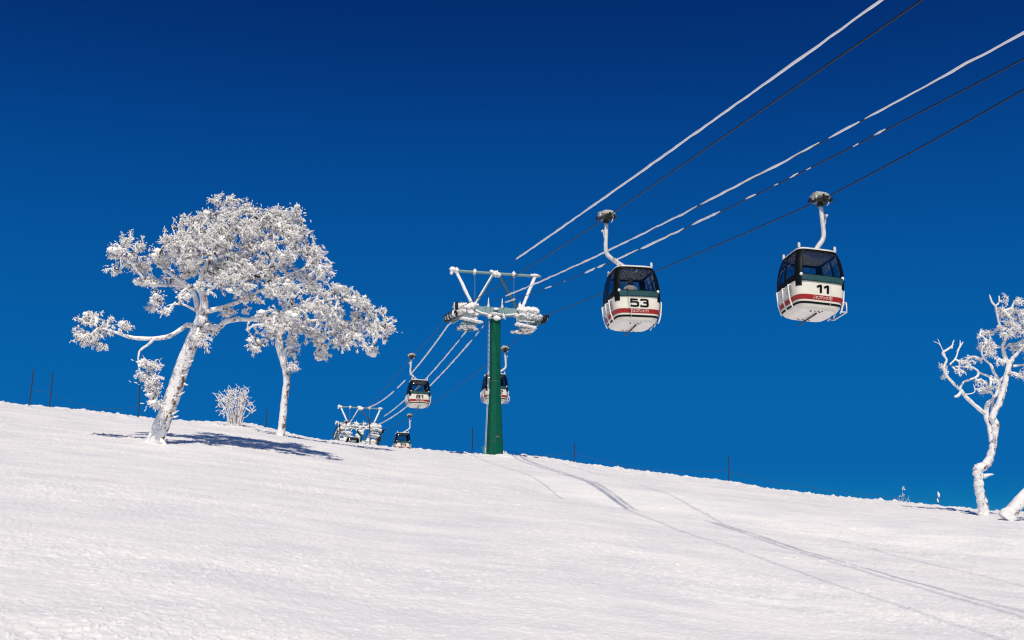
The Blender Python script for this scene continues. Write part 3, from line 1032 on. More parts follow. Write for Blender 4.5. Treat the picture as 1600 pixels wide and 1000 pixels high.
def hw(z):
    # smooth cubic through the section table
    z = min(max(z, CAB_Z[0]), CAB_Z[-1])
    i = max(0, min(len(CAB_Z) - 2, int(np.searchsorted(CAB_Z, z) - 1)))
    z0, z1 = CAB_Z[i], CAB_Z[i + 1]
    t = (z - z0) / (z1 - z0)

    def m(k):
        if k <= 0 or k >= len(CAB_Z) - 1:
            k2 = min(max(k, 1), len(CAB_Z) - 2)
            return (CAB_W[k2 + 1] - CAB_W[k2 - 1]) / (CAB_Z[k2 + 1] - CAB_Z[k2 - 1])
        return (CAB_W[k + 1] - CAB_W[k - 1]) / (CAB_Z[k + 1] - CAB_Z[k - 1])
    h = z1 - z0
    return ((2 * t ** 3 - 3 * t ** 2 + 1) * CAB_W[i] + (t ** 3 - 2 * t ** 2 + t) * h * m(i) +
            (-2 * t ** 3 + 3 * t ** 2) * CAB_W[i + 1] + (t ** 3 - t ** 2) * h * m(i + 1))


def shell(z, phi, off=0.0, n=NEXP):
    a = hw(z) + off
    c, s = math.cos(phi), math.sin(phi)
    r = 1.0 / (abs(c) ** n + abs(s) ** n) ** (1 / n)
    return (a * r * c, a * r * s, z)


def front_y(x, z, off):
    a = hw(z) + off
    return -a * (1 - min(0.999, abs(x) / a) ** NEXP) ** (1 / NEXP)


def slab(mb, zs, phis, o0, o1, closed=False, mi=0):
    """piece of the cabin wall between two offsets from the shell surface"""
    nz, npz = len(zs), len(phis)
    vs = [shell(z, p, o1) for z in zs for p in phis] + [shell(z, p, o0) for z in zs for p in phis]
    B = nz * npz
    fs = []
    rng = npz if closed else npz - 1
    for i in range(nz - 1):
        for j in range(rng):
            j2 = (j + 1) % npz
            a, b, c, d = i * npz + j, i * npz + j2, (i + 1) * npz + j2, (i + 1) * npz + j
            fs.append((a, b, c, d))
            fs.append((B + d, B + c, B + b, B + a))
    for j in range(rng):
        j2 = (j + 1) % npz
        fs.append((B + j, B + j2, j2, j))
        t = (nz - 1) * npz
        fs.append((t + j, t + j2, B + t + j2, B + t + j))
    if not closed:
        for i in range(nz - 1):
            fs.append((i * npz, (i + 1) * npz, B + (i + 1) * npz, B + i * npz))
            e = npz - 1
            fs.append((B + i * npz + e, B + (i + 1) * npz + e, (i + 1) * npz + e, i * npz + e))
    mb.add(vs, fs, mi)


def lin(a, b, n):
    return [a + (b - a) * i / (n - 1) for i in range(n)]


RING = [2 * math.pi * k / 72 for k in range(72)]


def deg(*a):
    return [R(x) for x in lin(*a)]


def text_mesh(name, body, width, height, xc, zc, off, mat, parent, bold=0.03, shear=0.0):
    cu = bpy.data.curves.new(name, 'FONT')
    cu.body = body
    cu.size = 1.0
    cu.offset = bold
    cu.shear = shear
    cu.resolution_u = 4
    to = bpy.data.objects.new(name, cu)
    COL.objects.link(to)
    dg = bpy.context.evaluated_depsgraph_get()
    dg.update()
    me = bpy.data.meshes.new_from_object(to.evaluated_get(dg))
    bpy.data.objects.remove(to)
    bpy.data.curves.remove(cu)
    n = len(me.vertices)
    co = np.zeros(n * 3)
    me.vertices.foreach_get('co', co)
    co = co.reshape(-1, 3)
    lo, hi = co.min(0), co.max(0)
    out = np.zeros_like(co)
    out[:, 0] = (co[:, 0] - (lo[0] + hi[0]) / 2) / (hi[0] - lo[0]) * width + xc
    out[:, 2] = (co[:, 1] - (lo[1] + hi[1]) / 2) / (hi[1] - lo[1]) * height + zc
    for i in range(n):
        out[i, 1] = front_y(out[i, 0], out[i, 2], off)
    me.vertices.foreach_set('co', out.ravel())
    me.materials.clear()
    me.materials.append(mat)
    me.update()
    me.name = name
    o = bpy.data.objects.new(name, me)
    COL.objects.link(o)
    o.parent = parent
    return o


DIGITS = {
    '1': [[(.58, 0), (.58, .60), (.58, .97)], [(.60, .93), (.40, .86), (.12, .66)]],
    '2': [[(.05, .78), (.18, .93), (.82, .93), (.95, .82), (.95, .64), (.84, .54), (.2, .42), (.07, .32), (.07, .07), (.97, .07)]],
    '3': [[(.05, .80), (.16, .93), (.82, .93), (.93, .84), (.93, .64), (.83, .53), (.38, .53)], [(.83, .53), (.95, .42), (.95, .18), (.84, .07), (.16, .07), (.04, .20)]],
    '4': [[(.72, 0), (.72, .95), (.08, .30), (.98, .30)]],
    '5': [[(.93, .93), (.10, .93), (.07, .56), (.20, .60), (.83, .60), (.95, .49), (.95, .19), (.83, .07), (.16, .07), (.04, .20)]],
    '7': [[(.04, .93), (.96, .93), (.90, .78), (.50, .35), (.42, 0)]],
    '8': [[(.2, .53), (.08, .64), (.08, .83), (.2, .93), (.8, .93), (.92, .83), (.92, .64), (.8, .53), (.2, .53)],
          [(.2, .53), (.05, .42), (.05, .18), (.18, .07), (.82, .07), (.95, .18), (.95, .42), (.8, .53)]],
    '9': [[(.92, .52), (.18, .50), (.05, .60), (.05, .83), (.18, .93), (.82, .93), (.95, .82), (.95, .18), (.83, .07), (.14, .07)]],
}


def digit_meshes(number, height, dw, gap, xc, zc, mat, parent):
    """wide bold numerals painted on the downhill wall, one part per numeral"""
    ws = [dw * (0.62 if c == '1' else 1.0) for c in number]
    x = xc - (sum(ws) + gap * (len(number) - 1)) / 2
    for c, wd in zip(number, ws):
        mb = MB()
        for k, st in enumerate(DIGITS[c]):
            sx = dw if c == '1' else wd
            P = [Vector((x + a * sx - (0.06 * dw if c == '1' else 0), zc + (b - .5) * height)) for a, b in st]
            L, Rr = [], []
            for i, p in enumerate(P):
                d0 = (P[i] - P[i - 1]).normalized() if i else None
                d1 = (P[i + 1] - P[i]).normalized() if i < len(P) - 1 else None
                if d0 is None:
                    d0 = d1
                if d1 is None:
                    d1 = d0
                t = (d0 + d1).normalized()
                nrm = Vector((-t.y, t.x))
                m_ = min(1.4, 1 / max(.5, nrm.dot(Vector((-d0.y, d0.x)))))
                # heavier uprights than horizontals
                h = .023 + .014 * abs(t.y)
                L.append(p + nrm * h * m_)
                Rr.append(p - nrm * h * m_)
            o = .011 + .0015 * k
            vs = [(q.x, front_y(q.x, q.y, o), q.y) for q in L] + [(q.x, front_y(q.x, q.y, o), q.y) for q in Rr]
            m = len(P)
            mb.add(vs, [(i, m + i, m + i + 1, i + 1) for i in range(m - 1)])
        mb.build('numeral', mat, parent)
        x += wd + gap


HANG = 3.70      # rope height above the cabin floor
ROPE_YAW = R(11.7)
PITCH_ROPE = math.atan(0.2)


def gondola(grip, side, number, label, yaw=ROPE_YAW, roof_u=None, roll=0.0, group='gondola cabins hanging on the ropeway', text_dx=0.0):
    """side +1: rope on the cabin's -x side, -1: on its +x side; grip = world point of the rope in the jaws"""
    rot = Matrix.Rotation(yaw, 4, 'Z') @ Matrix.Rotation(roll, 4, 'Y')
    off = 0.5
    for _ in range(12):      # length of the hanger's sideways offset that puts the roof where it hangs in the photograph
        loc = Vector(grip) - rot @ Vector((-off * side, 0, HANG))
        rc = loc + rot @ Vector((0, 0, 1.88))
        D_ = rc.y * CT + (rc.z - ZC) * ST
        off += side * (roof_u - (800 + F * rc.x / D_)) * D_ / F / math.cos(yaw)
    loc = Vector(grip) - rot @ Vector((-off * side, 0, HANG))
    print('cabin', number, 'offset', round(off, 3))
    root = thing('gondola_cabin', label, 'gondola', loc, rot.to_euler(), group)
    s = side
    # lower body
    mb = MB()
    slab(mb, [0.02, 0.06, 0.10, 0.2, 0.3, 0.4, 0.5, 0.6, 0.7, 0.78], RING, -0.04, 0.0, True)
    mb.build('body', M['cream'], root, 40)
    mb = MB()
    slab(mb, lin(0.212, 0.350, 5), RING, 0.0005, 0.006, True)
    mb.build('red_stripe', M['red'], root, 40)
    mb = MB()
    slab(mb, [0.095, 0.125, 0.155], RING, 0.0005, 0.006, True)
    mb.build('black_stripe', M['black'], root, 40)
    # floor pan with drain holes
    mb = MB()
    ring0 = [shell(0.02, p, -0.045) for p in RING]
    ring1 = [(x * .92, y * .92, -0.03) for x, y, z in ring0]
    ring2 = [(x, y, 0.06) for x, y, z in ring0]
    n = len(RING)
    vs = ring2 + ring0 + ring1
    fs = [(i, n + i, n + (i + 1) % n, (i + 1) % n)[::-1] for i in range(n)] + [(n + i, 2 * n + i, 2 * n + (i + 1) % n, n + (i + 1) % n)[::-1] for i in range(n)]
    fs += [tuple(range(2 * n, 3 * n))[::-1], tuple(range(n))]
    mb.add(vs, fs)
    mb.build('floor_pan', M['white'], root, 40)
    for (cx, cy) in [(-.22, -.44), (-.19, -.36), (-.08, -.42), (.0, -.46), (.06, -.40), (.12, -.47), (.10, -.35), (-.24, .40), (-.17, .47), (-.08, .42), (.0, .46), (.08, .40), (.16, .46)]:
        mb = MB()
        mb.cyl((cx, cy, -0.036), (cx, cy, -0.025), 0.028, 10)
        mb.build('drain_hole', M['black'], root)
    mb = MB()
    mb.tube([(0.02, -.30, -.05), (0.02, -.05, -.06), (0.0, .55, -.07), (-.02, .78, -.10)], 0.022, 8)
    mb.build('drain_pipe', M['machine'], root, 180)
    # window frames
    mb = MB()
    slab(mb, [0.765, 0.82, 0.90, 0.955], RING, -0.03, 0.008, True)
    slab(mb, [1.725, 1.76, 1.80], RING, -0.03, 0.010, True)
    for c in (45, 135, 225, 315):
        slab(mb, lin(0.955, 1.725, 10), deg(c - 6.5, c + 6.5, 7), -0.03, 0.008)
        slab(mb, lin(0.60, 0.765, 4), deg(c - 5.5, c + 5.5, 6), 0.0005, 0.010)
    for c in (0, 180):
        slab(mb, lin(0.955, 1.725, 10), deg(c - 2, c + 2, 3), -0.03, 0.006)
    mb.build('window_frame', M['black'], root, 40)
    for a0, a1 in ((-128.5, -51.5), (51.5, 128.5), (-38.5, -2), (2, 38.5), (141.5, 178), (182, 218.5)):
        mb = MB()
        slab(mb, lin(0.955, 1.725, 9), deg(a0, a1, 13), -0.016, -0.008)
        mb.build('window_pane', M['glass'], root, 40)
    # teal bumper rail front and back
    for c in (-90, 90):
        mb = MB()
        slab(mb, [0.735, 0.76, 0.83, 0.90, 0.925], deg(c - 39, c + 39, 17), 0.010, 0.030)
        slab(mb, [0.76, 0.79, 0.87, 0.90], deg(c - 38, c + 38, 17), 0.030, 0.050)
        mb.build('bumper_rail', M['teal'], root, 50)
        for e in (-39.5, 39.5):
            mb = MB()
            x, y, z = shell(0.93, R(c + e), 0.02)
            mb.blob((x, y, z), (.045, .045, .05), 0.15, seed=e)
            mb.build('rail_end_frost', M['rime'], root, 180)
    # roof
    mb = MB()
    rings = [(1.795, 0.0), (1.80, 0.012), (1.825, 0.012), (1.86, -0.03), (1.885, -0.16), (1.895, -0.36)]
    vs, fs = [], []
    for z, o in rings:
        vs += [(shell(min(z, 1.80), p, o)[0], shell(min(z, 1.80), p, o)[1], z) for p in RING]
    for k in range(len(rings) - 1):
        fs += [(k * n + i, k * n + (i + 1) % n, (k + 1) * n + (i + 1) % n, (k + 1) * n + i) for i in range(n)]
    fs.append(tuple((len(rings) - 1) * n + i for i in range(n)))
    mb.add(vs, fs)
    mb.build('roof', M['white'], root, 40)
    mb = MB()
    mb.add([(shell(1.79, p, -0.005)[0], shell(1.79, p, -0.005)[1], z) for z in (1.788, 1.775) for p in RING],
           [tuple(range(n)), tuple(range(2 * n - 1, n - 1, -1))] + [(i, n + i, n + (i + 1) % n, (i + 1) % n) for i in range(n)])
    mb.build('ceiling', M['interior'], root)
    for px, py in ((-.565, -.53), (.565, -.53), (-.565, .53), (.565, .53)):
        mb = MB()
        mb.tube([(px, py, 1.84), (px, py, 1.96), (px, py, 2.0)], [.04, .042, .03], 10)
        mb.build('roof_stub', M['armgrey'], root, 50)
    # hanger foot and arm
    mb = MB()
    prof = []
    for x in lin(-.52, .52, 13):
        prof.append((x, 1.875 + 0.13 * math.exp(-((x + .16 * s) / .20) ** 2)))
    vs, fs = [], []
    for x, z in prof:
        vs += [(x, -.09, 1.86), (x, .09, 1.86), (x, .07, z + .02), (x, -.07, z + .02)]
    for k in range(len(prof) - 1):
        for q in range(4):
            a, b = k * 4 + q, k * 4 + (q + 1) % 4
            fs.append((a, b, b + 4, a + 4))
    fs += [(3, 2, 1, 0), tuple(len(vs) - 4 + q for q in range(4))]
    mb.add(vs, fs)
    mb.build('hanger_foot', M['white'], root, 30)
    mb = MB()
    H = HANG
    P = catmull([(-off * s, 0, H - .22), (-(off + .03) * s, 0, H - .6), (-(off + .06) * s, 0, 2.62), (-(off + .01) * s, 0, 2.40), (-(off * .62 + .04) * s, 0, 2.20), (-(.20) * s, 0, 2.00), (-.14 * s, 0, 1.90)], 6)
    mb.tube(P, [.062 + .018 * i / (len(P) - 1) for i in range(len(P))], 12, rough=0.06, nsc=6)
    mb.build('hanger_arm', M['armgrey'], root, 180)
    mb = MB()
    ex = -(off + .13) * s
    mb.tube([(ex + .05 * s, -.03, H - .45), (ex, -.05, H - .55), (ex + .03 * s, -.05, H - .80)], .018, 8)
    mb.blob((ex - .03 * s, -.05, H - .50), .045, .1)
    mb.build('door_cable', M['armgrey'], root, 180)
    # grip: cast housing over the rope, dark jaw, rollers
    pr = Matrix.Translation(Vector((-off * s, 0, H))) @ Matrix.Rotation(PITCH_ROPE, 4, 'X')
    mb = MB()

    def gb(c, d, bev=.03, mi=0):
        mb.box(c, d, pr, bev, mi)
    gb((0.02 * s, 0, .115), (.46, .58, .19), .07)
    gb((0.06 * s, .05, .215), (.28, .34, .06), .025)
    gb((-.245, -.10, .09), (.08, .26, .12), .03)
    gb((.25, .06, .10), (.08, .24, .12), .03)
    mb.build('grip_housing', M['casting'], root, 35)
    mb = MB()
    gb((0, 0, -.03), (.30, .62, .08), .02)
    gb((0, -.34, .02), (.16, .16, .10), .02)
    gb((0, .34, .02), (.16, .16, .10), .02)
    gb((0, 0, -.14), (.16, .20, .16), .03)
    mb.tube([pr @ Vector(p) for p in ((-.16, -.2, -.04), (0, -.26, -.10), (.16, -.2, -.04))], .03, 8)
    gb((.05 * s, -.29, .11), (.07, .05, .06), .01)
    mb.build('grip_jaw', M['machine'], root, 35)
    for (rx, ry) in ((-.24, -.22), (.25, -.20), (-.24, .22), (.25, .22)):
        mb = MB()
        c = pr @ Vector((rx, ry, .0))
        mb.lathe_x(c, [(-.035, .05), (-.03, .075), (.03, .075), (.035, .05)], 14)
        mb.build('grip_roller', M['machine'], root, 35)
    mb = MB()
    mb.tube([pr @ Vector(p) for p in ((.13, -.24, .0), (.15, -.26, -.12), (.10, -.26, -.20))], .018, 7)
    mb.tube([pr @ Vector(p) for p in ((-.26, -.30, .05), (-.30, -.32, -.02))], .03, 7)
    mb.build('grip_lever', M['armgrey'], root, 180)
    # ski racks on both door sides
    for sx in (-1, 1):
        mb = MB()
        x0 = sx * 0.79
        for y in (-.38, .02, .40):
            mb.tube([(x0 * .96, y, .74), (x0 + sx * .09, y, .70), (x0 + sx * .05, y, .30), (x0 - sx * .01, y, .10), (x0 - sx * .06, y, .0)], .022, 8)
        if sx > 0 and s < 0:
            for zz in (.34, .05):
                mb.tube([(x0 - .05, -.38, zz), (x0 + .14, -.40, zz), (x0 + .14, .40, zz), (x0 - .05, .40, zz)], .018, 8)
            mb.tube([(x0 + .14, -.40, .34), (x0 + .14, -.40, .05)], .018, 8)
            mb.tube([(x0 + .14, .40, .34), (x0 + .14, .40, .05)], .018, 8)
        mb.build('ski_rack', M['white'], root, 180)
        mb = MB()
        mb.box((sx * 0.855, 0, .50), (.012, .74, .30), None, .004)
        mb.build('rack_board', M['armgrey'], root)
    # benches inside
    for sy in (-1, 1):
        mb = MB()
        mb.box((0, sy * .48, .58), (1.16, .40, .10), None, .03)
        mb.box((0, sy * .705, .76), (1.16, .06, .34), None, .02)
        mb.build('bench_seat', M['seat'], root)
    # thin vertical trim line on the downhill wall
    mb = MB()
    x = 0.26 * -s
    for z0, z1, o in ((.02, .735, .007),):
        vs = []
        zs = lin(z0, z1, 10)
        for z in zs:
            for dx in (-.006, .006):
                vs.append((x + dx, front_y(x + dx, z, o), z))
        for z in zs:
            for dx in (-.006, .006):
                vs.append((x + dx, front_y(x + dx, z, o - .006), z))
        m_ = len(zs)
        fs = []
        for i in range(m_ - 1):
            fs.append((2 * i, 2 * i + 1, 2 * i + 3, 2 * i + 2))
            fs.append((2 * m_ + 2 * i, 2 * i, 2 * i + 2, 2 * m_ + 2 * i + 2))
            fs.append((2 * i + 1, 2 * m_ + 2 * i + 1, 2 * m_ + 2 * i + 3, 2 * i + 3))
        mb.add(vs, fs)
    mb.build('trim_line', M['armgrey'], root)
    # writing
    digit_meshes(number, .245, .265, .055, text_dx, .535, M['black'], root)
    text_mesh('lettering', 'ニセコアンヌプリ', .60, .095, 0.02, .287, .010, M['white'], root, bold=0.012, shear=0.25)
    return root


g53 = at(947, 340, 38.0)
g11 = at(1282, 313, 35.0)
g81 = at(643, 557, 84.4)
g02 = at(789, 546, 78.0)
g79 = at(640, 650, 118.0)
gback = at(541, 659.5, 137.0)
gondola(g53, 1, '53', 'cream gondola numbered 53 with a passenger visible through the window', roof_u=984, roll=R(-1.2))
gondola(g11, -1, '11', 'cream gondola numbered 11, largest and farthest right', roof_u=1264, roll=R(2.6))
gondola(g81, 1, '81', 'cream gondola numbered 81 halfway up the ropeway left of the green pole', yaw=R(13.5), roof_u=654)
gondola(g02, -1, '12', 'gondola half hidden behind the green lift tower pole', yaw=R(13.5), roof_u=773, text_dx=.13)
gondola(g79, -1, '79', 'small distant gondola numbered 79 sinking behind the snow crest', yaw=R(13.9), roof_u=628.5)
gondola(gback, 1, '24', 'distant gondola under the far tower, only its dark windows above the snow', yaw=R(13.9), roof_u=551)


# ------------------------------------------------------------------ passenger in cabin 53
def passenger(cabin_loc_mat):
    """seated figure with the back to the downhill window"""
    root = thing('person', 'passenger in a pale pink jacket seated inside gondola 53', 'person', (0, 0, 0))
    root.matrix_world = cabin_loc_mat @ Matrix.Translation(Vector((-0.16, -0.46, 0.64)))
    J = {'pelvis': (0, 0, .06, .13, .10), 'waist': (0, -.01, .20, .125, .095), 'chest': (0, -.01, .38, .155, .11), 'sh': (0, 0, .50, .11, .085),
         'neck': (0, .01, .58, .055, .055), 'head': (0, .03, .68, .085, .10), 'crown': (0, .02, .78, .07, .085),
         'shl': (-.17, 0, .48, .062, .062), 'ell': (-.24, .05, .24, .048, .048), 'wrl': (-.13, .26, .16, .032, .032), 'hal': (-.08, .33, .15, .035, .022),
         'shr': (.17, 0, .48, .062, .062), 'elr': (.24, .05, .24, .048, .048), 'wrr': (.13, .26, .16, .032, .032), 'har': (.08, .33, .15, .035, .022),
         'hil': (-.10, .04, .05, .10, .09), 'knl': (-.13, .46, .06, .068, .068), 'anl': (-.13, .46, -.46, .045, .045), 'tol': (-.13, .60, -.53, .045, .03),
         'hir': (.10, .04, .05, .10, .09), 'knr': (.13, .46, .06, .068, .068), 'anr': (.13, .46, -.46, .045, .045), 'tor': (.13, .60, -.53, .045, .03)}
    names = list(J)
    ed = [('pelvis', 'waist'), ('waist', 'chest'), ('chest', 'sh'), ('sh', 'neck'), ('neck', 'head'), ('head', 'crown'),
          ('sh', 'shl'), ('shl', 'ell'), ('ell', 'wrl'), ('wrl', 'hal'), ('sh', 'shr'), ('shr', 'elr'), ('elr', 'wrr'), ('wrr', 'har'),
          ('pelvis', 'hil'), ('hil', 'knl'), ('knl', 'anl'), ('anl', 'tol'), ('pelvis', 'hir'), ('hir', 'knr'), ('knr', 'anr'), ('anr', 'tor')]
    me = bpy.data.meshes.new('body')
    me.from_pydata([J[k][:3] for k in names], [(names.index(a), names.index(b)) for a, b in ed], [])
    o = bpy.data.objects.new('body', me)
    COL.objects.link(o)
    sk = o.modifiers.new('Skin', 'SKIN')
    for i, k in enumerate(names):
        me.skin_vertices[0].data[i].radius = J[k][3:5]
    me.skin_vertices[0].data[0].use_root = True
    o.modifiers.new('Sub', 'SUBSURF').levels = 2
    dg = bpy.context.evaluated_depsgraph_get()
    dg.update()
    m2 = bpy.data.meshes.new_from_object(o.evaluated_get(dg))
    bpy.data.objects.remove(o)
    m2.materials.clear()
    for k in ('coat', 'skin', 'trousers'):
        m2.materials.append(M[k])
    for p in m2.polygons:
        c = p.center
        p.use_smooth = True
        if c.z > .585 or (c.y > .28 and c.z > .11 and abs(c.x) < .14 and c.z < .20 and c.y < .40):
            p.material_index = 1
        elif c.z < .115 or (c.y > .15 and c.z < .13):
            p.material_index = 2
        else:
            p.material_index = 0
    b = bpy.data.objects.new('body', m2)
    COL.objects.link(b)
    b.parent = root
    mb = MB()   # five fingers a hand, resting on the knees
    for sx in (-1, 1):
        for k in range(4):
            x = sx * (.085 - .018 * k)
            L = [.055, .068, .072, .06][k]
            mb.tube([(x, .345, .152), (x, .345 + L * .6, .150), (x - sx * .004, .345 + L, .135)], [.010, .009, .007], 7)
        mb.tube([(sx * .10, .30, .155), (sx * .065, .335, .172), (sx * .05, .365, .168)], [.011, .010, .008], 7)
    mb.build('fingers', M['skin'], root, 180)
    mb = MB()
    mb.blob((0, .015, .735), (.105, .115, .105), .10, nu=20, nv=14)
    mb.blob((0, -.045, .66), (.095, .06, .11), .10, nu=16, nv=10)
    mb.build('hair', M['hair'], root, 180)
    mb = MB()
    mb.blob((0, .135, .68), (.018, .026, .022), .05)
    for sx in (-1, 1):
        mb.blob((sx * .098, .03, .675), (.014, .024, .034), .05)
    mb.build('face', M['skin'], root, 180)
    mb = MB()
    for sx in (-1, 1):
        mb.blob((sx * .036, .115, .70), (.013, .010, .010), .0)
    mb.blob((0, .116, .635), (.028, .010, .007), .0)
    mb.build('eyes_and_mouth', M['hair'], root, 180)
    return root


bpy.context.view_layer.update()
cab53 = [o for o in COL.objects if o.get('label', '').startswith('cream gondola numbered 53')][0]
passenger(Matrix.Translation(cab53.location) @ cab53.rotation_euler.to_matrix().to_4x4())


# ------------------------------------------------------------------ lift towers
def tower(loc, yaw, H, label, heavy=0.9, train=(-1.9, 1.9), slope=(0.2, 0.2), rng_seed=1, pole_mat='green', rope_half=2.68, nwheel=8, far=False):
    rnd = random.Random(rng_seed)
    crust = {}
    root = thing('lift_tower', label, 'lift tower', loc, (0, 0, yaw), 'towers carrying the gondola ropes')
    # mast: eight sided, tapering, collar and weld band
    mb = MB()
    zs = [-3.0, 0.0, 0.6, H * .22, H * .45, H - .45, H - .20]
    rs = [.56, .50, .485, .425, .335, .315, .34]
    mb.tube([(0, 0, z) for z in zs], rs, 8)
    mb.build('mast', M[pole_mat], root, 20)
    mb = MB()
    mb.tube([(0, 0, H * .495), (0, 0, H * .50)], [.345, .345], 8)
    mb.tube([(0, 0, H - .24), (0, 0, H - .14)], [.43, .43], 8)
    for k in range(8):
        a = (k + .5) * math.pi / 4
        mb.cyl((.385 * math.cos(a), .385 * math.sin(a), H - .30), (.385 * math.cos(a), .385 * math.sin(a), H - .10), .025, 6)
    mb.tube([(0, 0, .72), (0, 0, .735)], [.495, .495], 8)
    mb.build('mast_collar', M['darksteel'], root, 20)
    mb = MB()
    mb.box((.06, -.475, .95), (.20, .02, .14), None, .004)
    mb.build('mast_plate', M['darksteel'], root)
    # ladder on the left edge of the mast
    mb = MB()
    for y in (-.16, .16):
        mb.tube([(-.56, y, .1), (-.40, y, H * .48), (-.39, y, H - .6)], .013, 6)
    k = .5
    while k < H - .7:
        x = -.56 + .16 * min(1, k / (H * .48))
        mb.tube([(x, -.16, k), (x, .16, k)], .012, 5)
        k += .3
    mb.build('ladder', M['armgrey'], root)
    # crossarm
    mb = MB()
    mb.box((0, 0, H), (4.3, .42, .46), None, .04)
    for x in (-1.5, -.62, .62, 1.5):
        mb.box((x, 0, H), (.06, .50, .54), None, .01)
    mb.build('crossarm', M['steel'], root, 30)
    # lifting frame
    zt = H + 2.42
    mb = MB()
    mb.tube([(-2.72, 0, zt), (2.80, 0, zt)], .085, 10)
    mb.build('top_bar', M['steel'], root, 40)
    for a, b, mt in (((-2.42, 0, zt), (-1.36, 0, H + .24), 'rime'), ((-.10, 0, zt), (-1.28, 0, H + .24), 'steel'),
                     ((.14, 0, zt), (1.36, 0, H + .24), 'darksteel'), ((2.46, 0, zt), (1.60, 0, H + .24), 'rime')):
        mb = MB()
        n = 14
        P = [Vector(a).lerp(Vector(b), i / n) for i in range(n + 1)]
        mb.tube(P, .10 if mt == 'rime' else .07, 10, rough=.3 if mt == 'rime' else 0, nsc=3, seed=rnd.random() * 9)
        if mt == 'steel':
            mb.tube([p + Vector((-.05, -.05, .02)) for p in P], .045, 8, rough=.4, nsc=5, mi=1)
        mb.build('frame_strut', [M[mt], M['rime']], root, 60)
    mb = MB()
    for x in (-1.28, 1.12):
        mb.tube([(x, -.05, zt), (x + .02, -.05, H + .3)], .014, 5)
    mb.build('drop_wire', M['steel'], root)
    mb = MB()   # cable horns on the crossarm
    for x in (-.42, .42):
        mb.tube([(x, 0, H + .22), (x, 0, H + .50), (x, 0, H + .86)], [.10, .05, .015], 7, rough=.2, nsc=6)
    mb.build('cable_horn', M['rime'], root, 60)
    # sheave trains, catwalks
    for s in (-1, 1):
        x = s * rope_half

        def zrope(y):
            return H - .22 + (slope[0] * y if y < 0 else slope[1] * y)
        for i in range(nwheel):
            y = train[0] + (train[1] - train[0]) * (i + .5) / nwheel
            mb = MB()
            c = (x, y, zrope(y) - .02 - .20)
            mb.lathe_x(c, [(-.09, .13), (-.085, .215), (-.05, .225), (-.03, .20), (.03, .20), (.05, .225), (.085, .215), (.09, .13)], 16)
            mb.build('sheave', M['rubber'], root, 35)
        mb = MB()
        for i in range(nwheel // 2):
            y0 = train[0] + (train[1] - train[0]) * (2 * i + .5) / nwheel
            y1 = train[0] + (train[1] - train[0]) * (2 * i + 1.5) / nwheel
            for dx in (-.15, .15):
                mb.bar((x + dx, y0 - .12, zrope(y0) - .24), (x + dx, y1 + .12, zrope(y1) - .24), .035, .14, .01)
        for i in range(nwheel // 4):
            y0 = train[0] + (train[1] - train[0]) * (4 * i + 1) / nwheel
            y1 = train[0] + (train[1] - train[0]) * (4 * i + 3) / nwheel
            mb.bar((x - s * .20, y0, zrope(y0) - .38), (x - s * .20, y1, zrope(y1) - .38), .06, .20, .01)
        L = train[1] - train[0]
        mb.bar((x - s * .28, train[0] + L * .2, zrope(train[0] + L * .2) - .46), (x - s * .28, train[1] - L * .2, zrope(train[1] - L * .2) - .46), .10, .26, .02)
        mb.box((x - s * .42, 0, H - .30), (.36, .50, .56), None, .03)
        crust.setdefault(('arm', round(s * 1.9 / 1.9)), MB()).box((s * 1.95, -.12, H - .12), (1.15, .62, .62), None, .12)
        mb.build('rocker_beam', M['steel'], root, 30)
        mb = MB()   # catcher bars outside the wheels
        for i in range(nwheel // 2):
            y = train[0] + L * (2 * i + 1) / nwheel
            mb.bar((x + s * .12, y, zrope(y) - .42), (x + s * .20, y, zrope(y) - .02), .16, .05, .01)
        if s > 0 or far:
            mb.bar((x + s * .20, train[0], zrope(train[0]) - .05), (x + s * .20, 0, zrope(0) - .05), .04, .16, .01)
            mb.bar((x + s * .20, 0.002, zrope(0) - .05), (x + s * .20, train[1], zrope(train[1]) - .05), .04, .16, .01)
        if s < 0:
            mb.box((x + .05, train[0] - .1, zrope(train[0]) + .22), (.16, .3, .42), None, .03)
        mb.build('rope_catcher', M['rubber'], root, 30)
        # catwalk with rails
        mb = MB()
        xc = s * 1.78
        zf = H - .98
        mb.box((xc, -.1, zf), (.70, 1.5, .05), None, .01)
        for dx in (-.34, .34):
            mb.bar((xc + dx, -.9, zf - .08), (xc + dx, .6, zf - .08), .06, .14)
        for y in (-.85, 0.5):
            mb.bar((xc - .5, y, zf - .14), (xc + .55, y, zf - .14), .06, .08)
            mb.tube([(xc - s * .36, y, zf), (xc - s * .36, y, zf + .62)], .02, 6)
            mb.tube([(xc + s * .1, y, zf), (xc + s * .1, y, H - .2)], .03, 6)
        mb.tube([(xc - s * .36, -.85, zf + .60), (xc - s * .36, .5, zf + .60)], .02, 6)
        mb.build('catwalk', M['steel'], root, 30)
    # rime crust built up on the windward side of everything
    def lump(c, r, a=.4):
        key = ('top', round(c[0] / 1.25)) if c[2] > H + 1.5 else ('arm', round(c[0] / 1.9))
        crust.setdefault(key, MB()).blob(c, tuple(q * heavy * rnd.uniform(.75, 1.15) for q in r), a * 1.45, nsc=2.0, seed=rnd.random() * 20, nu=16, nv=11)
    lump((-2.60, -.05, zt + .04), (.24, .18, .17))
    lump((-2.38, -.06, zt + .0), (.17, .16, .16))
    lump((-2.70, -.05, zt - .18), (.09, .09, .13))
    lump((-1.28, -.05, zt), (.14, .15, .17))
    lump((1.12, -.05, zt), (.15, .15, .17))
    lump((0, -.08, zt - .06), (.28, .20, .24))
    lump((-.24, -.05, zt + .08), (.18, .13, .12))
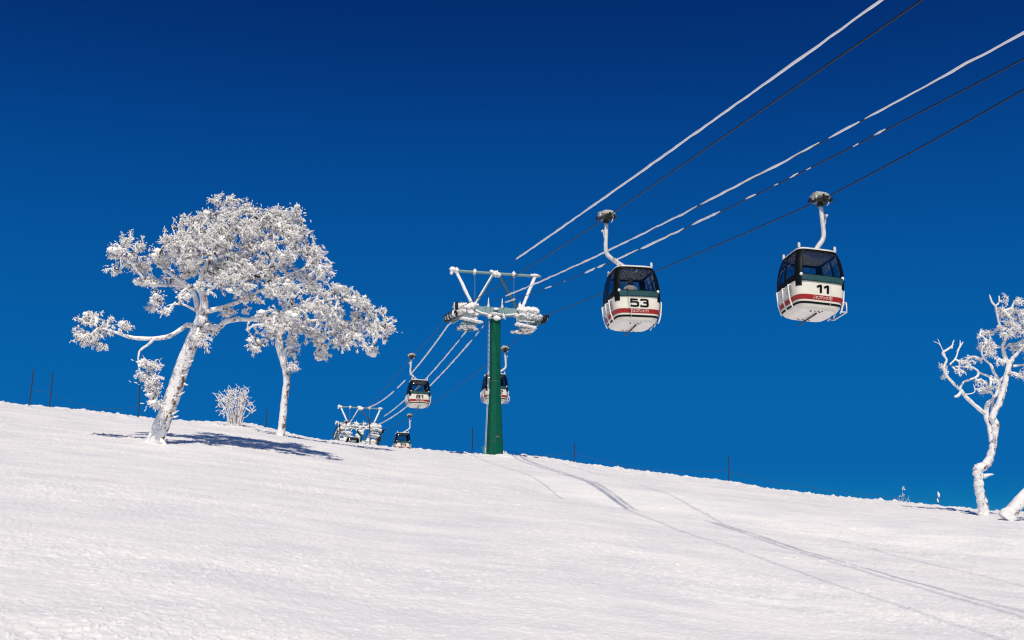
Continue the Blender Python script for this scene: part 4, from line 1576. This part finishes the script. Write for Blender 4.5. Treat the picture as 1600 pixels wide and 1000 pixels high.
    lump((.18, -.08, zt - .10), (.17, .15, .18))
    lump((2.44, -.05, zt + .02), (.26, .16, .12))
    lump((-1.34, -.12, H + .28), (.26, .20, .22))
    lump((1.48, -.10, H + .12), (.17, .20, .45))
    lump((1.40, -.12, H - .35), (.16, .2, .42))
    for s in (-1, 1):
        for k in range(5):
            lump((s * (1.45 + .24 * k), -.36 - .05 * rnd.random(), H + .04 + .10 * rnd.random()), (.24, .16, .22), .45)
        for k in range(6):
            lump((s * (1.30 + .22 * k), -.50 + .1 * rnd.random(), H - .34 + rnd.uniform(-.10, .10)), (.22, .14, .11), .6)
        for k in range(6):   # bars of rime on the catwalk frame
            xx = s * (1.15 + .2 * k)
            lump((xx, -.98, H - 1.0 + .03 * k * (1 if s < 0 else -1)), (.22, .13, .10), .4)
            lump((xx, -.2 + .6 * rnd.random(), H - 1.1), (.20, .24, .07), .4)
        for k in range(4):
            lump((s * (1.50 + .22 * k), -.80 + .1 * rnd.random(), H - 1.20 + rnd.uniform(-.03, .03)), (.17, .10, .045), .4)
            lump((s * (1.35 + .25 * k), -.9, H - .78), (.15, .08, .05), .5)
        for k in range(nwheel):
            y = train[0] + (train[1] - train[0]) * (k + .2) / nwheel
            zz = H - .46 + (slope[0] * y if y < 0 else slope[1] * y)
            if s < 0:
                lump((s * (rope_half + .06), y, zz), (.11, .06, .17), .4)
            lump((s * (rope_half - .30), y, zz + .12), (.13, .20, .14), .5)
    if far:
        for k in range(7):
            lump((rnd.uniform(-.35, .35), -.45, H - .6 - .25 * k), (.24, .14, .16), .5)
            lump((-1.2 + .4 * k, -.24, H + rnd.uniform(-.12, .16)), (.26, .10, .15), .5)
    lump((-.10, -.40, H - .25), (.50, .12, .06), .3)
    lump((-.42, -.38, H - .42), (.16, .14, .18), .5)
    lump((.46, -.38, H - .38), (.15, .12, .15), .5)
    lump((.02, -.42, H - .52), (.22, .12, .15), .3)
    lump((.0, -.26, H + .08), (.16, .06, .10), .2)
    crust[('arm', 0)].tube([(-1.3, -.30, H - .05), (-.9, -.30, H - .22), (-.4, -.32, H - .30), (.4, -.32, H - .28), (.9, -.30, H - .22), (1.3, -.3, H - .12)], .055, 8, rough=.3, nsc=5)
    for k in sorted(crust):
        crust[k].build('rime_crust', M['rime'], root, 180)
    return root


BEAM1 = at(774, 487, 69.0)
g1 = gz(BEAM1.x, BEAM1.y)
tower((BEAM1.x, BEAM1.y, g1), ROPE_YAW, BEAM1.z - g1, 'nearest lift tower with a green mast and rime-caked crossarm', slope=(.2, .21), train=(-1.7, 2.1))
B2 = at(562, 667.5, 141.0)
g2 = gz(B2.x, B2.y)
tower((B2.x, B2.y, g2), R(13.9), B2.z - g2, 'far rime-covered lift tower, upper one of the pair at the crest', heavy=.92, slope=(.16, -.08), train=(-2.0, 3.9), rng_seed=4, nwheel=8, far=True)
B3 = at(556, 690.5, 149.0)
g3 = gz(B3.x, B3.y)
tower((B3.x, B3.y, g3), R(13.9), B3.z - g3, 'farthest rime-covered lift tower, lower one of the pair, mostly sunk behind snow', heavy=.92, slope=(-.10, -.2), train=(-3.9, 3.0), rng_seed=6, nwheel=8, far=True)


# ------------------------------------------------------------------ ropes and cables
def span(a, b, sag, n=40):
    a, b = Vector(a), Vector(b)
    return [a.lerp(b, t) - Vector((0, 0, sag * 4 * t * (1 - t))) for t in [i / n for i in range(n + 1)]]


def proj(p):
    y, z = p.y, p.z - ZC
    D = y * CT + z * ST
    return 800 + F * p.x / D, 500 - F * (z * CT - y * ST) / D, D


def extend(a, b, D):
    """continue the line a->b until the given depth"""
    da, db = proj(a)[2], proj(b)[2]
    t = (D - da) / (db - da)
    return a + (b - a) * t


def frost(name, pts, intervals, r0, parent, seed=0.0, rough=1.0):
    """white rime sleeve on a cable between photograph columns; r0(D) = radius at depth"""
    dens = []
    for a, b in zip(pts[:-1], pts[1:]):
        L = (b - a).length
        k = max(1, int(L / 0.22))
        dens += [a.lerp(b, i / k) for i in range(k)]
    dens.append(pts[-1])
    U = []
    for p in dens:
        y = p.y * CT + (p.z - ZC) * ST
        U.append(proj(p)[0] if y > 2 else 1e6)
    for (u0, u1) in intervals:
        seg = [p for p, u in zip(dens, U) if u0 <= u <= u1]
        if len(seg) < 2:
            continue
        n = len(seg)
        rad = []
        for i, p in enumerate(seg):
            e = min(1, (i + .35) / 2.0, (n - i - .65) / 2.0)
            r = r0(proj(p)[2]) * e
            r *= 0.9 + rough * (0.45 * mnoise.noise(p * 0.9 + Vector((seed, 0, 0))) + 0.3 * mnoise.noise(p * 2.7))
            rad.append(max(r, .012))
        off = [p + Vector((-.012, -.006, .010 + .03 * rough * mnoise.noise(p * 1.3 + Vector((0, seed, 0))))) for p in seg]
        mb = MB()
        mb.tube(off, rad, 8)
        mb.build(name, M['rime'], parent, 180)


def cable(label, pts, r, cat='cable', group=None, name='cable'):
    mb = MB()
    mb.tube(pts, r, 7)
    o = mb.build(name, M['wire'], None, 180)
    tag(o, label, cat, group)
    return o


yawv = Vector((math.cos(ROPE_YAW), math.sin(ROPE_YAW), 0))
yaw2 = Vector((math.cos(R(13.9)), math.sin(R(13.9)), 0))
UPN1 = Vector((-math.sin(ROPE_YAW), math.cos(ROPE_YAW), 0))


def tpt(B, y, s, H_off=-.22, yv=yawv, half=2.68):
    return B + yv * (half * s) + Vector((0, 0, H_off))


# left haul rope
L1 = tpt(BEAM1, 0, -1)
L2 = tpt(B2, 0, -1, yv=yaw2)
L3 = tpt(B3, 0, -1, yv=yaw2)
n53 = extend(g53 + (g53 - L1) * 0, at(1440, 0, 19.7), 4.0)
ptsL = [n53] + span(at(1440, 0, 19.7), g53, .0, 20)[0:] + span(g53, L1, .12)[1:] + span(L1, g81, .10)[1:] + span(g81, gback, .6)[1:] + [L2] + span(L2, L3, -.2, 8)[1:]
ptsL.append(L3 + (L3 - L2).normalized() * 20 - Vector((0, 0, 3)))
ropeL = cable('dark steel haul rope carrying gondolas 53 and 81', ptsL, .019, 'cable', 'haul ropes of the gondola lift', 'haul_rope')
# right haul rope
R1 = tpt(BEAM1, 0, 1)
R2 = tpt(B2, 0, 1, yv=yaw2)
R3 = tpt(B3, 0, 1, yv=yaw2)
e1 = at(1600, 140, 25.7)
ptsR = [extend(g11, e1, 4.0)] + span(e1, g11, 0.04, 12) + span(g11, R1, .10)[1:] + span(R1, g02, .05)[1:] + span(g02, g79, .35)[1:] + span(g79, R2, .2)[1:] + span(R2, R3, -.2, 8)[1:]
ptsR.append(R3 + (R3 - R2).normalized() * 20 - Vector((0, 0, 3)))
ropeR = cable('dark steel haul rope carrying gondola 11 and passing right of the green tower', ptsR, .019, 'cable', 'haul ropes of the gondola lift', 'haul_rope')
# signal cables a, c, d
TOPB = BEAM1 + Vector((0, 0, 2.42))
a0 = at(1380, 0, 25.0)
ptsA = [extend(TOPB, a0, 5.0)] + span(a0, TOPB, .06)
TOP2 = B2 + Vector((0, 0, 2.42)) + yaw2 * .6
ptsA += span(TOPB, at(700, 509, 79.0), .25, 24)[1:] + span(at(700, 509, 79.0), TOP2, 1.2, 60)[1:]
ca = cable('topmost cable, an unbroken thick white line of frost from the upper right corner', ptsA, .009, 'cable', 'frosted signal cables')


def fr(near, far):
    return lambda D: np.interp(D, [20, 70, 140], [near, far, far * 1.35])


frost('frost_sleeve', ptsA, [(806, 3000), (640, 714), (620, 634), (574, 616)], fr(.031, .055), ca, 1.0, 0.55)
C1 = BEAM1 + yawv * (.42) + Vector((0, 0, .55))
D1 = BEAM1 + yawv * (-.42) + Vector((0, 0, .55))
C2 = B2 + yaw2 * .9 + Vector((0, 0, .35))
D2 = B2 + yaw2 * 1.5 + Vector((0, 0, .10))
c0 = at(1600, 52, 21.2)
d0 = at(1600, 92, 21.2)
# the upper, well frosted line lands on the left horn; the lower, patchy one on the right horn
ptsC = [extend(D1, c0, 5.0)] + span(c0, D1, .36) + span(D1, C2, 1.3, 60)[1:]
ptsD = [extend(C1, d0, 5.0)] + span(d0, C1, .42) + span(C1, D2, 1.3, 60)[1:]
cc = cable('second frosted cable, lumpy white, ending at the middle of the green tower', ptsC, .014, 'cable', 'frosted signal cables')
cd = cable('lowest signal cable, dark with broken patches of frost', ptsD, .016, 'cable', 'frosted signal cables')
frost('frost_sleeve', ptsC, [(1348, 1800), (1289, 1345), (1092, 1285), (788, 1090), (720, 747), (600, 719)], fr(.025, .046), cc, 2.0)
frost('frost_sleeve', ptsD, [(1450, 1458), (1420, 1424), (1366, 1384), (1350, 1364), (1332, 1346), (1308, 1318), (1284, 1290), (1258, 1270), (1232, 1252), (1208, 1220), (1190, 1194), (1164, 1182), (1140, 1149),
                             (1078, 1126), (1000, 1072), (955, 998), (933, 947), (912, 931), (880, 884), (850, 864), (788, 806), (752, 757), (742, 750), (590, 739)],
      fr(.034, .050), cd, 3.0)

# ------------------------------------------------------------------ marker poles, cord, stakes
POLES = [((45, 633), (52, 577), 68, 'dark marker pole farthest left on the crest, leaning right'),
         ((77, 638), (82, 582), 68, 'dark marker pole, second from the left edge'),
         ((216, 653), (218, 590), 67, 'dark marker pole beside the hanging branch of the tall leaning tree'),
         ((415, 668), (417, 640), 73, 'short dark marker pole between the bush and the slim tree'),
         ((737, 710), (738, 667), 75, 'dark marker pole just left of the green lift tower'),
         ((896, 725), (897, 691), 75, 'dark marker pole right of the green lift tower'),
         ((1138, 754), (1138, 712), 74, 'dark marker pole standing alone below gondola 53 and left of gondola 11'),
         ((1464, 792), (1467, 768), 72, 'short marker stake capped with snow near the bare right-hand tree')]
POLES.append(((578, 695), (576, 652), 74, 'dark marker pole standing in front of the far pair of lift towers'))
tops = []
for (b, t, D, lab) in POLES:
    mb = MB()
    pb, pt = at(b[0], b[1], D), at(t[0], t[1], D)
    d = (pt - pb).normalized()
    n = 6
    mb.tube([pb - d * .8] + [pb.lerp(pt, i / n) + Vector((.004 * i * (n - i), 0, 0)) for i in range(n + 1)], .036, 7)
    o = mb.build('marker_pole', M['pole'], None, 60)
    tag(o, lab, 'pole', 'marker poles along the crest')
    tops.append((pb, pt))
    if 'capped' in lab:
        m2 = MB()
        m2.blob(pt - d * .18, (.07, .07, .20), .3, seed=3)
        m2.blob(pt - d * .55, (.05, .05, .12), .3, seed=5)
        m2.build('snow_cap', M['rime'], o, 180)


def cord(i, j, ti, tj, sag, lab):
    a = tops[i][0].lerp(tops[i][1], ti)
    b = tops[j][0].lerp(tops[j][1], tj)
    mb = MB()
    mb.tube(span(a, b, sag, 24), .010, 5)
    o = mb.build('boundary_cord', M['rope'], None, 180)
    tag(o, lab, 'cord', 'thin cords strung between the marker poles')


cord(0, 1, .45, .45, .05, 'thin cord strung between the two marker poles at the left edge')
cord(1, 2, .45, .3, .5, 'thin cord strung from the left poles to the pole by the leaning tree')
cord(4, 5, .45, .5, .4, 'thin cord strung behind the foot of the green tower')
cord(5, 6, .5, .45, .5, 'thin cord strung between the poles right of the tower')
cord(6, 7, .40, .5, .35, 'thin cord strung down to the snow-capped stake')

mb = MB()
mb.bar(at(758.5, 716, 68.3), at(754, 697.5, 68.3), .09, .09, .01)
tag(mb.build('stake', M['stake'], None), 'short turquoise stake leaning beside the foot of the green tower', 'stake')
mb = MB()
mb.tube([at(762.5, 717, 68), at(761, 708, 68), at(759, 699, 68)], [.10, .09, .06], 9, rough=.2, nsc=6)
mb.tube([at(761.5, 700, 68.2), at(763, 690, 68.2)], .03, 6)
tag(mb.build('frosted_stake', M['rime'], None, 180), 'frosted white stake touching the left foot of the green tower', 'stake')
mb = MB()
mb.blob(at(788.5, 710.5, 68.2), (.16, .14, .16), .4, seed=2)
mb.blob(at(786.5, 707.5, 68.2), (.08, .08, .14), .3, seed=4)
tag(mb.build('snow_clod', M['rime'], None, 180), 'small clod of snow at the right foot of the green tower', 'snow clod')

# ------------------------------------------------------------------ light
SUN_EL, SUN_AZ = R(43), R(-183)     # azimuth clockwise from +Y: behind the photographer, to the left
sd = Vector((math.sin(SUN_AZ) * math.cos(SUN_EL), math.cos(SUN_AZ) * math.cos(SUN_EL), math.sin(SUN_EL)))
sl = bpy.data.lights.new('sun', 'SUN')
sl.energy = 3.66
sl.angle = R(1.0)
sl.color = (1.0, 0.918, 0.745)
so = bpy.data.objects.new('sun', sl)
so.rotation_euler = (-sd).to_track_quat('-Z', 'Y').to_euler()
so.location = sd * 200
COL.objects.link(so)

w = bpy.data.worlds.new('World')
SC.world = w
w.use_nodes = True
nt = w.node_tree
bg = nt.nodes['Background']
sky = nt.nodes.new('ShaderNodeTexSky')
sky.sky_type = 'NISHITA'
sky.sun_disc = False
sky.sun_elevation = SUN_EL
sky.sun_rotation = SUN_AZ
sky.altitude = 900
sky.air_density = 1.0
sky.dust_density = 0.1
sky.ozone_density = 6.0
# the deep blue of slide film behind a polariser: each channel of the sky on its own response curve
sp = nt.nodes.new('ShaderNodeSeparateColor')
cb = nt.nodes.new('ShaderNodeCombineColor')
nt.links.new(sky.outputs[0], sp.inputs[0])
CURVES = [[(0, 0), (.07, .001), (.17, .002), (.28, .004), (.5, .16), (1, .65)],
          [(0, 0), (.10, .015), (.135, .0275), (.188, .068), (.25, .100), (.332, .122), (.434, .128), (.6, .34), (1, .8)],
          [(0, 0), (.20, .080), (.287, .160), (.386, .287), (.48, .350), (.617, .402), (.753, .412), (.85, .52), (1, .85)]]
for ch, pts in enumerate(CURVES):
    m_ = nt.nodes.new('ShaderNodeMath')
    m_.operation = 'MULTIPLY'
    m_.inputs[1].default_value = 0.1
    m_.use_clamp = True
    fc = nt.nodes.new('ShaderNodeFloatCurve')
    cv = fc.mapping.curves[0]
    cv.points[0].location = pts[0]
    cv.points[1].location = pts[-1]
    for p in pts[1:-1]:
        cv.points.new(*p)
    for p in cv.points:
        p.handle_type = 'AUTO_CLAMPED'
    fc.mapping.update()
    m2_ = nt.nodes.new('ShaderNodeMath')
    m2_.operation = 'MULTIPLY'
    m2_.inputs[1].default_value = 10.0
    nt.links.new(sp.outputs[ch], m_.inputs[0])
    nt.links.new(m_.outputs[0], fc.inputs['Value'])
    nt.links.new(fc.outputs[0], m2_.inputs[0])
    nt.links.new(m2_.outputs[0], cb.inputs[ch])
nt.links.new(cb.outputs[0], bg.inputs[0])
bg.inputs[1].default_value = 0.1

# ------------------------------------------------------------------ render settings
SC.view_settings.view_transform = 'Standard'
SC.view_settings.look = 'None'
SC.view_settings.exposure = 0
SC.view_settings.gamma = 1
SC.render.engine = 'CYCLES'
SC.cycles.use_denoising = True
SC.cycles.max_bounces = 8
SC.cycles.sample_clamp_indirect = 3.0
SC.cycles.transparent_max_bounces = 16
SC.cycles.filter_width = 1.2
